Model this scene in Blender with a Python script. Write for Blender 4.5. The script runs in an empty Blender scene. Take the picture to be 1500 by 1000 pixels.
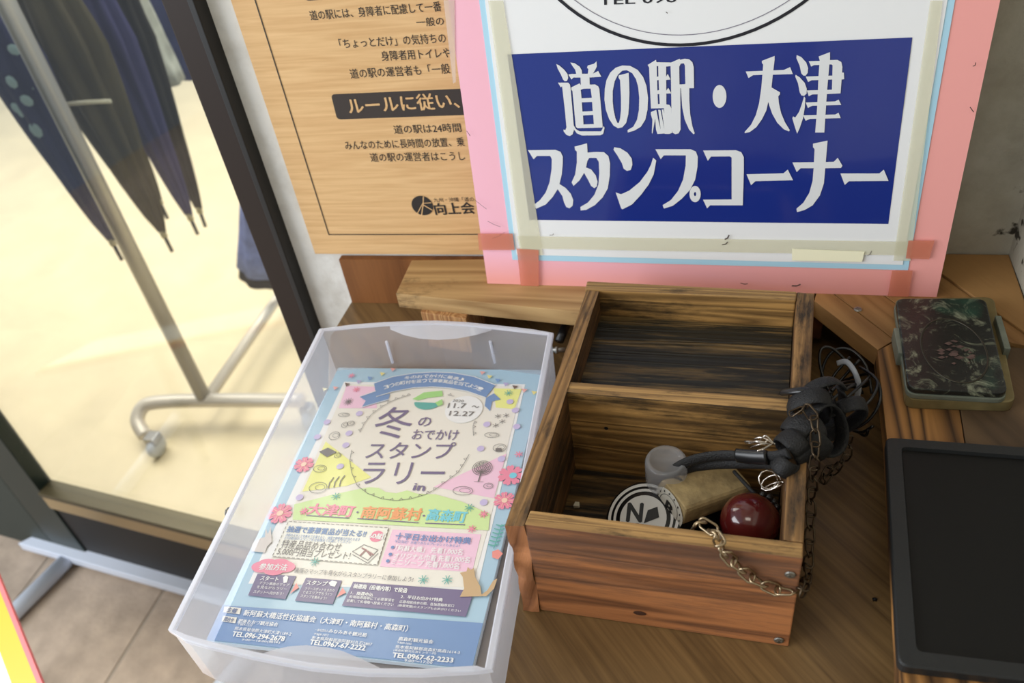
import bpy, bmesh, math, random
from mathutils import Vector, Matrix, noise
from mathutils.geometry import tessellate_polygon
PI = math.pi
random.seed(7)
SC = bpy.context.scene
COL = SC.collection
# ------------------------------------------------------------------ camera
cd = bpy.data.cameras.new('camera'); cam = bpy.data.objects.new('camera', cd); COL.objects.link(cam)
cd.sensor_width = 22.3; cd.lens = 18.004; cd.clip_start = .02
Rr = Vector((0.965258,0.229174,-0.125523)); Dd = Vector((0.053475,-0.643471,-0.763601)); Ff = Vector((-0.255768,0.730359,-0.63337))
cam.matrix_world = Matrix(((Rr.x, -Dd.x, -Ff.x, 0), (Rr.y, -Dd.y, -Ff.y, 0), (Rr.z, -Dd.z, -Ff.z, .53), (0, 0, 0, 1)))
cd.dof.use_dof = True; cd.dof.focus_distance = .63; cd.dof.aperture_fstop = 4.5
SC.camera = cam
# ------------------------------------------------------------------ world, lights, exposure
w = bpy.data.worlds.new('overcast_sky'); SC.world = w; w.use_nodes = True
bg = w.node_tree.nodes['Background']; bg.inputs[0].default_value = (.80, .90, 1.0, 1); bg.inputs[1].default_value = .58
def area(name, loc, size, sy, power, col, rot):
    l = bpy.data.lights.new(name, 'AREA'); l.shape = 'RECTANGLE'; l.size = size; l.size_y = sy; l.energy = power; l.color = col
    o = bpy.data.objects.new(name, l); o.location = loc; o.rotation_euler = rot; COL.objects.link(o); return o
area('shop_ceiling_light', (-1.5, 1.75, 1.5), 2.6, 1.5, 108, (1, .93, .78), (0, 0, 0))
area('porch_fill_lamp', (-.25, -.25, 1.45), .5, .35, 2.6, (1, .93, .82), (math.radians(-12), 0, 0))  # weak fill lamp added over the porch, not a known fixture
area('added_left_daylight', (-2.6, -.9, .9), 2.2, 1.8, 92, (.93, .96, 1.0), (math.radians(58), 0, math.radians(-62)))  # area lamp added off to the left, standing in for daylight
SC.view_settings.view_transform = 'Standard'; SC.view_settings.look = 'None'; SC.view_settings.gamma = 1
SC.view_settings.exposure = 0.0; SC.view_settings.use_curve_mapping = False

# ------------------------------------------------------------------ materials
def lin(c):
    return tuple((x/12.92 if x <= .04045 else ((x+.055)/1.055)**2.4) for x in (v/255 for v in c)) + (1,)
MC = {}
def mat(name, col=(200, 200, 200), rough=.5, metal=0, spec=.5, coat=0, bump=0, bscale=60, var=0, vscale=8, alpha=1, trans=0):
    if name in MC: return MC[name]
    m = bpy.data.materials.new(name); m.use_nodes = True; MC[name] = m
    nt = m.node_tree; N = nt.nodes; K = nt.links; b = N['Principled BSDF']
    c = lin(col); b.inputs['Base Color'].default_value = c
    b.inputs['Roughness'].default_value = rough; b.inputs['Metallic'].default_value = metal
    b.inputs['Specular IOR Level'].default_value = spec; b.inputs['Coat Weight'].default_value = coat
    b.inputs['Alpha'].default_value = alpha; b.inputs['Transmission Weight'].default_value = trans
    tc = N.new('ShaderNodeTexCoord')
    if var:
        n = N.new('ShaderNodeTexNoise'); n.inputs['Scale'].default_value = vscale; n.inputs['Detail'].default_value = 6
        K.new(tc.outputs['Object'], n.inputs['Vector'])
        r = N.new('ShaderNodeValToRGB'); K.new(n.outputs[0], r.inputs[0])
        r.color_ramp.elements[0].position = .3; r.color_ramp.elements[1].position = .7
        r.color_ramp.elements[0].color = tuple(x*(1-var) for x in c[:3])+(1,); r.color_ramp.elements[1].color = tuple(min(1, x*(1+var*.5)) for x in c[:3])+(1,)
        K.new(r.outputs[0], b.inputs['Base Color'])
    if bump:
        n = N.new('ShaderNodeTexNoise'); n.inputs['Scale'].default_value = bscale; n.inputs['Detail'].default_value = 5
        K.new(tc.outputs['Object'], n.inputs['Vector'])
        bp = N.new('ShaderNodeBump'); bp.inputs['Strength'].default_value = bump; bp.inputs['Distance'].default_value = .002
        K.new(n.outputs[0], bp.inputs['Height']); K.new(bp.outputs[0], b.inputs['Normal'])
    return m
def wood(name, light, dark, rot=(0, 0, 0), ring=9, across=14, stain=0, stain_col=(25, 24, 22), sscale=9, rough=.55, bump=.35, fine=.35, off=(0, 0, 0), spos=.5, ringc=.5, sstretch=(3, 9, 9), ringw=(0.0, .55)):
    """grain runs along local X after rot"""
    if name in MC: return MC[name]
    m = bpy.data.materials.new(name); m.use_nodes = True; MC[name] = m
    nt = m.node_tree; N = nt.nodes; K = nt.links; b = N['Principled BSDF']; b.inputs['Roughness'].default_value = rough
    b.inputs['Specular IOR Level'].default_value = .35
    tc = N.new('ShaderNodeTexCoord')
    mr = N.new('ShaderNodeMapping'); mr.inputs['Rotation'].default_value = rot; mr.inputs['Location'].default_value = off
    K.new(tc.outputs['Object'], mr.inputs['Vector'])
    ms = N.new('ShaderNodeMapping'); ms.inputs['Scale'].default_value = (1.0, across, across); K.new(mr.outputs[0], ms.inputs['Vector'])
    n1 = N.new('ShaderNodeTexNoise'); n1.inputs['Scale'].default_value = 1.6; n1.inputs['Detail'].default_value = 2.0; n1.inputs['Distortion'].default_value = .3
    K.new(ms.outputs[0], n1.inputs['Vector'])
    mu = N.new('ShaderNodeMath'); mu.operation = 'MULTIPLY'; mu.inputs[1].default_value = ring; K.new(n1.outputs[0], mu.inputs[0])
    pp = N.new('ShaderNodeMath'); pp.operation = 'PINGPONG'; pp.inputs[1].default_value = .5; K.new(mu.outputs[0], pp.inputs[0])
    r1 = N.new('ShaderNodeMapRange'); r1.inputs['From Min'].default_value = ringw[0]; r1.inputs['From Max'].default_value = ringw[1]; K.new(pp.outputs[0], r1.inputs[0])
    mf = N.new('ShaderNodeMapping'); mf.inputs['Scale'].default_value = (9, 260, 260); K.new(mr.outputs[0], mf.inputs['Vector'])
    n2 = N.new('ShaderNodeTexNoise'); n2.inputs['Scale'].default_value = 1.4; n2.inputs['Detail'].default_value = 6; n2.inputs['Roughness'].default_value = .65; K.new(mf.outputs[0], n2.inputs['Vector'])
    mx = N.new('ShaderNodeMix'); mx.data_type = 'FLOAT'; mx.inputs[0].default_value = fine
    K.new(r1.outputs[0], mx.inputs[2]); K.new(n2.outputs[0], mx.inputs[3])
    cr = N.new('ShaderNodeValToRGB'); K.new(mx.outputs[0], cr.inputs[0])
    cr.color_ramp.elements[0].position = .12; cr.color_ramp.elements[0].color = lin(dark)
    cr.color_ramp.elements[1].position = .75; cr.color_ramp.elements[1].color = lin(light)
    out = cr.outputs[0]
    if stain:
        mt = N.new('ShaderNodeMapping'); mt.inputs['Scale'].default_value = sstretch; K.new(mr.outputs[0], mt.inputs['Vector'])
        n3 = N.new('ShaderNodeTexNoise'); n3.inputs['Scale'].default_value = sscale/3; n3.inputs['Detail'].default_value = 9; n3.inputs['Roughness'].default_value = .7; K.new(mt.outputs[0], n3.inputs['Vector'])
        ad = N.new('ShaderNodeMath'); ad.operation = 'MULTIPLY_ADD'; K.new(n2.outputs[0], ad.inputs[0]); ad.inputs[1].default_value = .35; K.new(n3.outputs[0], ad.inputs[2])
        r3 = N.new('ShaderNodeMapRange'); r3.inputs['From Min'].default_value = spos+.17; r3.inputs['From Max'].default_value = spos+.32; r3.inputs['To Max'].default_value = stain; K.new(ad.outputs[0], r3.inputs[0])
        m2 = N.new('ShaderNodeMix'); m2.data_type = 'RGBA'; K.new(r3.outputs[0], m2.inputs[0]); K.new(out, m2.inputs[6]); m2.inputs[7].default_value = lin(stain_col)
        out = m2.outputs[2]
    K.new(out, b.inputs['Base Color'])
    if bump:
        bp = N.new('ShaderNodeBump'); bp.inputs['Strength'].default_value = bump; bp.inputs['Distance'].default_value = .0012
        K.new(mx.outputs[0], bp.inputs['Height']); K.new(bp.outputs[0], b.inputs['Normal'])
    return m
def schlick(N, K, f0):
    lw = N.new('ShaderNodeLayerWeight'); lw.inputs[0].default_value = .5
    p = N.new('ShaderNodeMath'); p.operation = 'POWER'; p.inputs[1].default_value = 5; K.new(lw.outputs['Facing'], p.inputs[0])
    q = N.new('ShaderNodeMath'); q.operation = 'MULTIPLY_ADD'; q.inputs[1].default_value = 1-f0; q.inputs[2].default_value = f0; K.new(p.outputs[0], q.inputs[0])
    return q.outputs[0]
def frosted(name, col, tr=.5, rough=.3):
    m = bpy.data.materials.new(name); m.use_nodes = True; MC[name] = m
    nt = m.node_tree; N = nt.nodes; K = nt.links; N.clear()
    o = N.new('ShaderNodeOutputMaterial'); t = N.new('ShaderNodeBsdfTransparent'); t.inputs[0].default_value = (.96, .97, 1, 1)
    d = N.new('ShaderNodeBsdfDiffuse'); d.inputs[0].default_value = lin(col)
    tl = N.new('ShaderNodeBsdfTranslucent'); tl.inputs[0].default_value = lin(col)
    g = N.new('ShaderNodeBsdfGlossy'); g.inputs['Roughness'].default_value = rough
    a = N.new('ShaderNodeMixShader'); a.inputs[0].default_value = .5; K.new(d.outputs[0], a.inputs[1]); K.new(tl.outputs[0], a.inputs[2])
    b = N.new('ShaderNodeMixShader'); b.inputs[0].default_value = 1-tr; K.new(t.outputs[0], b.inputs[1]); K.new(a.outputs[0], b.inputs[2])
    c = N.new('ShaderNodeMixShader'); K.new(schlick(N, K, .03), c.inputs[0]); K.new(b.outputs[0], c.inputs[1]); K.new(g.outputs[0], c.inputs[2])
    K.new(c.outputs[0], o.inputs[0]); return m
def glass_pane(name, col=(250, 252, 255)):
    m = bpy.data.materials.new(name); m.use_nodes = True; MC[name] = m
    nt = m.node_tree; N = nt.nodes; K = nt.links; N.clear()
    o = N.new('ShaderNodeOutputMaterial'); t = N.new('ShaderNodeBsdfTransparent'); t.inputs[0].default_value = lin(col)
    g = N.new('ShaderNodeBsdfGlossy'); g.inputs['Roughness'].default_value = .02
    c = N.new('ShaderNodeMixShader'); K.new(schlick(N, K, .04), c.inputs[0]); K.new(t.outputs[0], c.inputs[1]); K.new(g.outputs[0], c.inputs[2])
    K.new(c.outputs[0], o.inputs[0]); return m

# ------------------------------------------------------------------ mesh helpers
def link_mesh(name, me, m, parent=None, smooth=False):
    o = bpy.data.objects.new(name, me); COL.objects.link(o)
    if m is not None:
        me.materials.clear(); me.materials.append(m)
    if smooth:
        for p in me.polygons: p.use_smooth = True
    if parent is not None:
        o.parent = parent; pl = parent
        off = Vector((0, 0, 0))
        while pl is not None: off += pl.location; pl = pl.parent
        if off.length > 1e-9: me.transform(Matrix.Translation(-off))
    return o
def bm_obj(name, bm, m, parent=None, smooth=False):
    bmesh.ops.recalc_face_normals(bm, faces=bm.faces)
    me = bpy.data.meshes.new(name); bm.to_mesh(me); bm.free()
    o = link_mesh(name, me, m, parent, smooth)
    return o
def bevel(bm, w, seg=2):
    if w: bmesh.ops.bevel(bm, geom=list(bm.edges), offset=w, segments=seg, profile=.6, affect='EDGES', clamp_overlap=True)
def prism(pts, z0, z1, w=0, seg=2):
    """pts: xy outline ; z1 may be a list of heights"""
    bm = bmesh.new()
    a = [bm.verts.new((p[0], p[1], z0)) for p in pts]; b = [bm.verts.new((p[0], p[1], z1)) for p in pts]
    n = len(pts)
    bm.faces.new(a[::-1]); bm.faces.new(b)
    for i in range(n): bm.faces.new((a[i], a[(i+1) % n], b[(i+1) % n], b[i]))
    bmesh.ops.recalc_face_normals(bm, faces=bm.faces)
    bevel(bm, w, seg); return bm
def box(x0, x1, y0, y1, z0, z1, w=0): return prism([(x0, y0), (x1, y0), (x1, y1), (x0, y1)], z0, z1, w)
def rough_up(bm, amp, sc, cuts=6):
    bmesh.ops.subdivide_edges(bm, edges=list(bm.edges), cuts=cuts, use_grid_fill=True)
    for v in bm.verts: v.co += noise.noise_vector(v.co*sc)*amp
    return bm
def lathe(prof, seg=32, M=None):
    bm = bmesh.new(); rows = []
    for r, z in prof:
        rows.append([bm.verts.new((r*math.cos(2*PI*i/seg), r*math.sin(2*PI*i/seg), z)) for i in range(seg)] if r > 1e-6 else [bm.verts.new((0, 0, z))])
    for a, b in zip(rows, rows[1:]):
        for i in range(seg):
            j = (i+1) % seg
            if len(a) == 1 and len(b) == 1: continue
            if len(a) == 1: bm.faces.new((a[0], b[j], b[i]))
            elif len(b) == 1: bm.faces.new((a[i], a[j], b[0]))
            else: bm.faces.new((a[i], a[j], b[j], b[i]))
    for r in (rows[0], rows[-1]):
        if len(r) > 1: bm.faces.new(r)
    if M is not None: bm.transform(M)
    return bm
def smooth_path(pts, n=6):
    out = []; P = [Vector(p) for p in pts]
    for i in range(len(P)-1):
        p0 = P[max(i-1, 0)]; p1 = P[i]; p2 = P[i+1]; p3 = P[min(i+2, len(P)-1)]
        for k in range(n):
            t = k/n
            out.append(.5*((2*p1)+(-p0+p2)*t+(2*p0-5*p1+4*p2-p3)*t*t+(-p0+3*p1-3*p2+p3)*t**3))
    out.append(P[-1]); return out
def tube_bm(pts, rx, ry=None, seg=10, up=(0, 0, 1), bm=None, closed=False, taper=None):
    ry = ry or rx; bm = bm or bmesh.new(); P = [Vector(p) for p in pts]; n = len(P); rows = []
    nrm = None
    for i in range(n):
        t = (P[(i+1) % n]-P[i-1]) if closed else (P[min(i+1, n-1)]-P[max(i-1, 0)])
        t.normalize()
        if nrm is None:
            u = Vector(up); s = t.cross(u)
            if s.length < .01: s = t.cross(Vector((1, 0, 0)))
            s.normalize(); nrm = s.cross(t).normalized()
        else:
            nrm = (nrm - t*nrm.dot(t)).normalized(); s = t.cross(nrm).normalized()
        f = taper(i/(n-1)) if taper else 1
        rows.append([bm.verts.new(P[i]+s*rx*f*math.cos(2*PI*k/seg)+nrm*ry*f*math.sin(2*PI*k/seg)) for k in range(seg)])
    rng = range(n) if closed else range(n-1)
    for i in rng:
        a = rows[i]; b = rows[(i+1) % n]
        for k in range(seg): bm.faces.new((a[k], a[(k+1) % seg], b[(k+1) % seg], b[k]))
    if not closed: bm.faces.new(rows[0][::-1]); bm.faces.new(rows[-1])
    return bm
def empty(name, loc, label, cat, group=None):
    o = bpy.data.objects.new(name, None); o.location = loc; o.empty_display_size = .02; COL.objects.link(o)
    return tag(o, label, cat, group)
def tag(o, label=None, cat=None, group=None, kind=None):
    if label: o['label'] = label
    if cat: o['category'] = cat
    if group: o['group'] = group
    if kind: o['kind'] = kind
    return o
class Frame:
    def __init__(s, O, U, V, N, k=1.0): s.O = Vector(O); s.U = Vector(U); s.V = Vector(V); s.N = Vector(N); s.k = k
    def __call__(s, u, v, n=0): return s.O+s.U*(u*s.k)+s.V*(v*s.k)+s.N*n
class Deco:
    """collects flat printed shapes lying on a Frame; one mesh per name"""
    def __init__(s, fr): s.fr = fr; s.v = []; s.f = []; s.cut = []; s.e = 0
    def up(s): s.e += 1; return (s.e % 55)*1.2e-6
    def poly(s, loops, n):
        if isinstance(loops[0][0], (int, float)): loops = [loops]
        n += s.up()
        tri = tessellate_polygon([[Vector((p[0], p[1], 0)) for p in l] for l in loops])
        b = len(s.v)
        for l in loops:
            for p in l: s.v.append(s.fr(p[0], p[1], n))
        for t in tri: s.f.append([b+i for i in t])
        return s
    def line(s, pts, w, n, closed=False):
        P = [Vector((p[0], p[1])) for p in pts]
        if closed: P = P+[P[0]]
        for a, b in zip(P, P[1:]):
            d = b-a
            if d.length < 1e-9: continue
            d.normalize(); q = Vector((-d.y, d.x))*w/2; e = d*w*.2
            i = len(s.v); nn = n+s.up(); s.v += [s.fr(*(c), nn) for c in (a-q-e, b-q+e, b+q+e, a+q-e)]; s.f.append([i, i+1, i+2, i+3])
        return s
    def ell(s, c, rx, ry, n, seg=20, ring=0, a0=0, a1=2*PI):
        pts = [(c[0]+rx*math.cos(a0+(a1-a0)*i/seg), c[1]+ry*math.sin(a0+(a1-a0)*i/seg)) for i in range(seg+(0 if a1-a0 > 6.28 else 1))]
        if ring: s.line(pts, ring, n, closed=a1-a0 > 6.28)
        else: s.poly(pts, n)
        return s
    def text(s, string, tl, n, bold=0, xh=None, flip=False, slant=0):
        (x0, y0), (x1, y1), h = tl
        vs, fs = text_geo(string, 0, slant)
        if not vs: return s
        mx0 = min(v[0] for v in vs); mx1 = max(v[0] for v in vs); my0 = min(v[1] for v in vs); my1 = max(v[1] for v in vs)
        dx, dy = x1-x0, y1-y0; Lg = math.hypot(dx, dy); dx /= Lg; dy /= Lg
        px_, py_ = (-dy, dx)
        if flip: px_, py_ = (dy, -dx)
        sx = Lg/(mx1-mx0); sy = h/(my1-my0); cy = (my0+my1)/2
        for ou, ov in (((0, 0),) if bold == 0 else ((-bold, 0), (bold, 0), (0, bold*.6), (0, -bold*.6))):
            b = len(s.v); nn = n+s.up()
            for v in vs:
                u = (v[0]-mx0+ou)*sx; q = (v[1]-cy+ov)*sy
                s.v.append(s.fr(x0+dx*u+px_*q, y0+dy*u+py_*q, nn))
            for f in fs: s.f.append([b+i for i in f])
        return s
    def mark(s): s.cut.append((len(s.v), len(s.f))); return s
    def pieces(s, names, m, parent):
        """one object per piece between marks"""
        c = [(0, 0)]+s.cut
        if c[-1] != (len(s.v), len(s.f)): c.append((len(s.v), len(s.f)))
        out = []
        for k, ((v0, f0), (v1, f1)) in enumerate(zip(c, c[1:])):
            nm = names if isinstance(names, str) else names[min(k, len(names)-1)]
            me = bpy.data.meshes.new(nm); me.from_pydata([tuple(v) for v in s.v[v0:v1]], [], [[i-v0 for i in f] for f in s.f[f0:f1]]); me.update(); out.append(link_mesh(nm, me, m, parent))
        return out
    def build(s, name, m, parent, label=None, stuff=True):
        me = bpy.data.meshes.new(name); me.from_pydata([tuple(v) for v in s.v], [], s.f); me.update()
        o = link_mesh(name, me, m, parent)
        if label: o['label'] = label
        if stuff: o['kind'] = 'stuff'
        return o
TG = {}
def text_geo(string, bold=0, slant=0):
    k = (string, bold, slant)
    if k in TG: return TG[k]
    c = bpy.data.curves.new('t', 'FONT'); c.body = string; c.size = 1; c.offset = bold; c.resolution_u = 2; c.fill_mode = 'BOTH'; c.dimensions = '2D'; c.shear = slant
    o = bpy.data.objects.new('t', c); COL.objects.link(o)
    dg = bpy.context.evaluated_depsgraph_get(); dg.update()
    me = o.evaluated_get(dg).to_mesh()
    r = ([tuple(v.co) for v in me.vertices], [list(p.vertices) for p in me.polygons])
    o.evaluated_get(dg).to_mesh_clear(); bpy.data.objects.remove(o); bpy.data.curves.remove(c)
    TG[k] = r; return r

# ================================================================== STRUCTURE
FZ = -.78
def wallY(x): return .668+.04*(x+.48)
stucco = bpy.data.materials.new('rough_painted_plaster'); stucco.use_nodes = True
def _stucco(m):
    nt = m.node_tree; N = nt.nodes; K = nt.links; b = N['Principled BSDF']; b.inputs['Roughness'].default_value = .85
    tc = N.new('ShaderNodeTexCoord'); n = N.new('ShaderNodeTexNoise'); n.inputs['Scale'].default_value = 22; n.inputs['Detail'].default_value = 9; n.inputs['Roughness'].default_value = .6
    K.new(tc.outputs['Object'], n.inputs['Vector'])
    r = N.new('ShaderNodeValToRGB'); K.new(n.outputs[0], r.inputs[0])
    e = r.color_ramp.elements; e[0].position = .30; e[0].color = lin((204, 201, 193)); e[1].position = .55; e[1].color = lin((226, 225, 220))
    # mould spots: sparse dark flecks
    n2 = N.new('ShaderNodeTexNoise'); n2.inputs['Scale'].default_value = 75; n2.inputs['Detail'].default_value = 5; K.new(tc.outputs['Object'], n2.inputs['Vector'])
    n3 = N.new('ShaderNodeTexNoise'); n3.inputs['Scale'].default_value = 9; K.new(tc.outputs['Object'], n3.inputs['Vector'])
    mm = N.new('ShaderNodeMath'); mm.operation = 'MULTIPLY'; K.new(n2.outputs[0], mm.inputs[0]); K.new(n3.outputs[0], mm.inputs[1])
    mr = N.new('ShaderNodeMapRange'); mr.inputs['From Min'].default_value = .37; mr.inputs['From Max'].default_value = .42; mr.inputs['To Max'].default_value = .7; K.new(mm.outputs[0], mr.inputs[0])
    mx = N.new('ShaderNodeMix'); mx.data_type = 'RGBA'; K.new(mr.outputs[0], mx.inputs[0]); K.new(r.outputs[0], mx.inputs[6]); mx.inputs[7].default_value = lin((72, 66, 55))
    K.new(mx.outputs[2], b.inputs['Base Color'])
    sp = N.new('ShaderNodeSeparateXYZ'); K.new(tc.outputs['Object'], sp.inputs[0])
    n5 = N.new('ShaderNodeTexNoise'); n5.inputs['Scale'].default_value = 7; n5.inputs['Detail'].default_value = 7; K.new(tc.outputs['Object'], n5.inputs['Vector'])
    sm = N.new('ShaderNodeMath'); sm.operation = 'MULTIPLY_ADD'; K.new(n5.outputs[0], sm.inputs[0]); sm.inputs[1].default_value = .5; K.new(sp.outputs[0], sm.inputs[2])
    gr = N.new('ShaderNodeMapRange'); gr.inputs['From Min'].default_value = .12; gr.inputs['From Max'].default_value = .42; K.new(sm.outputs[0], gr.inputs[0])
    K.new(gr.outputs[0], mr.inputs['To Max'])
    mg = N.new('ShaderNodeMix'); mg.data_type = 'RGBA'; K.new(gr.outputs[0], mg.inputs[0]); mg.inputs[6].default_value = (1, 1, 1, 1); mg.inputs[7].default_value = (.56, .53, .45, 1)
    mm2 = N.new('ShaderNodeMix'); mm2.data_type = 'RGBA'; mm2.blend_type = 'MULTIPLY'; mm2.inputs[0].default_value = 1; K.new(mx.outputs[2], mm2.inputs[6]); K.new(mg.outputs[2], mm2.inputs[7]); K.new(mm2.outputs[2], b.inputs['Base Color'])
    bp = N.new('ShaderNodeBump'); bp.inputs['Strength'].default_value = .6; bp.inputs['Distance'].default_value = .003
    n4 = N.new('ShaderNodeTexNoise'); n4.inputs['Scale'].default_value = 60; n4.inputs['Detail'].default_value = 6; K.new(tc.outputs['Object'], n4.inputs['Vector'])
    K.new(n4.outputs[0], bp.inputs['Height']); K.new(bp.outputs[0], b.inputs['Normal'])
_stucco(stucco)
def struct(name, bm, m, smooth=False): return tag(bm_obj(name, bm, m, None, smooth), kind='structure')
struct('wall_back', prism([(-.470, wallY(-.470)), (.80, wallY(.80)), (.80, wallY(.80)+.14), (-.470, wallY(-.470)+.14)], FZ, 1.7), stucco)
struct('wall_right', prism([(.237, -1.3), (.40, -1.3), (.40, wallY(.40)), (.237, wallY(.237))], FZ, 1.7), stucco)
struct('added_rear_blocker', box(-.25, .40, -1.42, -1.3, FZ, 1.7), stucco)  # unseen wall added behind the camera so light comes from the left
struct('added_roof_slab', box(-1.1, .40, -1.3, .80, 1.7, 1.78), mat('roof_slab_board', (200, 192, 176), .9))  # unseen roof slab added to block sky light from above
# outdoor paving, tiles as parts
paving = struct('floor_porch', box(-2.7, .6, -1.3, .86, FZ-.06, FZ-.0015), mat('grout', (150, 138, 124), .95, bump=.5))
ptile = mat('porch_tile', (174, 156, 138), .7, bump=.4, bscale=120, var=.22, vscale=22)
tm = None
for i in range(9):
    for j in range(6):
        x0 = -2.685+i*.30+.14; y0 = .79-.30*(j+1)
        if x0+.3 > .6: continue
        if x0 > -.35 and y0 < -.2: continue
        if tm is None:
            o = bm_obj('tile', box(.003, .297, .003, .297, -.01, 0, .002), ptile); tm = o.data
        else:
            o = bpy.data.objects.new('tile', tm); COL.objects.link(o)
        o.parent = paving; o.location = (x0, y0, FZ)
shopfloor = struct('floor_shop', prism([(-5.2, 1.25), (1.0, .64), (1.0, 5.0), (-5.2, 5.0)], FZ-.05, FZ-.0006), mat('pale_grout', (232, 218, 182), .8))
stile = mat('shop_tile', (232, 216, 176), .35, var=.10, vscale=5)
tm = None
for i in range(9):
    for j in range(8):
        x0 = -5.08+i*.6+.0; y0 = .84+j*.6
        if y0+.6 > 4.95 or (j == 0 and x0 < -2.2): continue
        if tm is None:
            o = bm_obj('shop_tile', box(.0015, .5985, .0015, .5985, -.006, 0, .001), stile); tm = o.data
        else:
            o = bpy.data.objects.new('shop_tile', tm); COL.objects.link(o)
        o.parent = shopfloor; o.location = (x0, y0, FZ)
# ---- sliding shop door : plane through (-.971,.718), slope -.118
dl = math.hypot(1, .118); DU = Vector((1, -.118, 0))/dl; DN = Vector((-.118, -1, 0))/dl
def dpt(x, out=0): return Vector((x, .718-.118*(x+.971), 0))+DN*out
def dbox(xa, xb, o0, o1, z0, z1, w=0):
    p = [dpt(xa, o1), dpt(xb, o1), dpt(xb, o0), dpt(xa, o0)]
    return prism([(q.x, q.y) for q in p], z0, z1, w)
door = bpy.data.objects.new('door_1', None); door.location = dpt(-.9)+Vector((0, 0, FZ)); COL.objects.link(door); tag(door, kind='structure')
dark = mat('bronze_anodised_frame', (36, 25, 19), .5, 0, .3)
bm_obj('door_stile', dbox(-.508, -.474, -.03, 0, FZ, 1.5, .002), dark, door)
bm_obj('door_stile', dbox(-1.33, -1.238, -.03, 0, FZ, 1.5, .002), mat('green_black_frame', (30, 42, 38), .35, .3), door)
bm_obj('bottom_rail', dbox(-1.238, -.508, -.03, .004, -.603, -.560, .003), mat('worn_bronze_rail', (176, 154, 116), .38, .5), door)
bm_obj('dark_lower_band', dbox(-1.30, -.508, -.03, -.004, FZ, -.603), mat('black_lower_band', (24, 22, 22), .6), door)  # black band under the bottom rail, set back from it
bm_obj('rail_lip', dbox(-1.238, -.508, -.03, .006, -.566, -.556, .002), mat('dark_bronze_lip', (84, 76, 54), .35, .5), door)
bm_obj('glass_pane', dbox(-1.238, -.508, -.018, -.013, -.556, 1.5), glass_pane('door_glass'), door)
bm_obj('gasket', dbox(-.474, -.467, -.02, .006, FZ, 1.5, .001), mat('black_rubber_gasket', (16, 16, 16), .5), door)
struct('trim_1', dbox(-2.6, -1.33, -.03, 0, FZ, 1.5, .002), mat('dark_green_shutter', (34, 44, 40), .5))

# ================================================================== COUNTER
cb = empty('wooden_counter', (-.1, .45, FZ), 'brown wood-grain counter under the tray and stamp box', 'counter')
ctop = wood('counter_veneer', (136, 107, 68), (84, 63, 39), rot=(0, 0, math.radians(47)), ring=4, across=34, fine=.7, rough=.34, bump=.12, stain=.35, stain_col=(60, 40, 22), spos=.62)
out = [(-.413, wallY(-.413)-.001), (-.413, .600), (-.330, .40), (-.292, .228), (.236, .222), (.236, wallY(.236)-.001)]
bm_obj('counter_top', prism(out, -.03, 0, .0012), ctop, cb)
inn = [(-.395, .655), (-.395, .600), (-.312, .40), (-.276, .245), (.230, .240), (.230, .68)]
bm_obj('counter_cabinet', prism(inn, FZ, -.03), wood('counter_side', (120, 82, 48), (80, 54, 30), rot=(0, math.radians(90), 0), fine=.6), cb)
panel = bm_obj('back_panel', prism([(-.411, wallY(-.411)-.009), (.236, wallY(.236)-.009), (.236, wallY(.236)-.001), (-.411, wallY(-.411)-.001)], .0003, .0585), wood('panel_veneer', (142, 92, 50), (100, 60, 30), rot=(0, math.radians(90), 0), ring=5, across=9, fine=.6, bump=.1), cb)

# ================================================================== RAISED SHELF (old scribbled boards)
HS = .062; TH = .017
sh = empty('raised_shelf', (0, .60, 0), 'raised shelf of old stained boards behind and right of stamp box', 'shelf')
w_back = wood('scribbled_pine', (192, 158, 108), (150, 116, 74), ring=7, across=12, stain=.75, stain_col=(70, 52, 34), sscale=13, spos=.56, rough=.6, sstretch=(4, 6, 6))
w_end = wood('pine_edge', (206, 156, 98), (166, 112, 62), ring=9, across=26, stain=.3, rough=.6)
w_diag = wood('diagonal_pine', (176, 134, 84), (134, 96, 56), rot=(0, 0, math.radians(56)), ring=6, across=13, stain=.6, stain_col=(70, 46, 26), spos=.6, rough=.6)
w_right = wood('burnt_wavy_board', (166, 118, 66), (60, 40, 24), rot=(0, 0, math.radians(88)), ring=8, across=18, stain=.55, stain_col=(40, 28, 20), rough=.55, spos=.58, fine=.25)
w_pale = wood('pale_corner_board', (164, 124, 76), (132, 96, 56), rot=(0, 0, math.radians(60)), ring=4, across=8, stain=.4, stain_col=(90, 66, 40), rough=.6, spos=.62)
w_grey = wood('dark_grey_brown_board', (104, 82, 58), (72, 56, 40), rot=(0, 0, math.radians(60)), ring=5, across=9, rough=.6)
def plank(pts, m, z0=HS-TH, z1=HS, lab=None):
    o = bm_obj('plank', prism(pts, z0, z1, .0008), m, sh)
    if lab: o['label'] = lab
    return o
plank([(-.323, .6020), (-.135, .5860), (.030, .5930), (.068, .6185), (.082, .690), (-.326, .660)], w_back)
plank([(.0690, .6170), (.1155, .5545), (.1290, .5680), (.0860, .6270), (.0835, .6890), (.0828, .6890)], w_diag)
plank([(.0868, .6275), (.1297, .5685), (.1545, .5900), (.1135, .6470), (.0880, .690), (.0845, .690)], w_diag)
plank([(.1143, .6472), (.1552, .5905), (.236, .5660), (.236, .5700), (.1780, .6590), (.1560, .6920), (.0890, .690)], w_diag)
plank([(.1790, .6598), (.2350, .5720), (.2365, .6945), (.1570, .6925)], w_pale, HS-TH, HS+.0015)
plank([(.1150, .5535), (.1130, .4560), (.1025, .2740), (.0990, .2100), (.1500, .2100), (.1650, .4700), (.1700, .5700), (.1550, .5890)], w_right)
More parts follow.
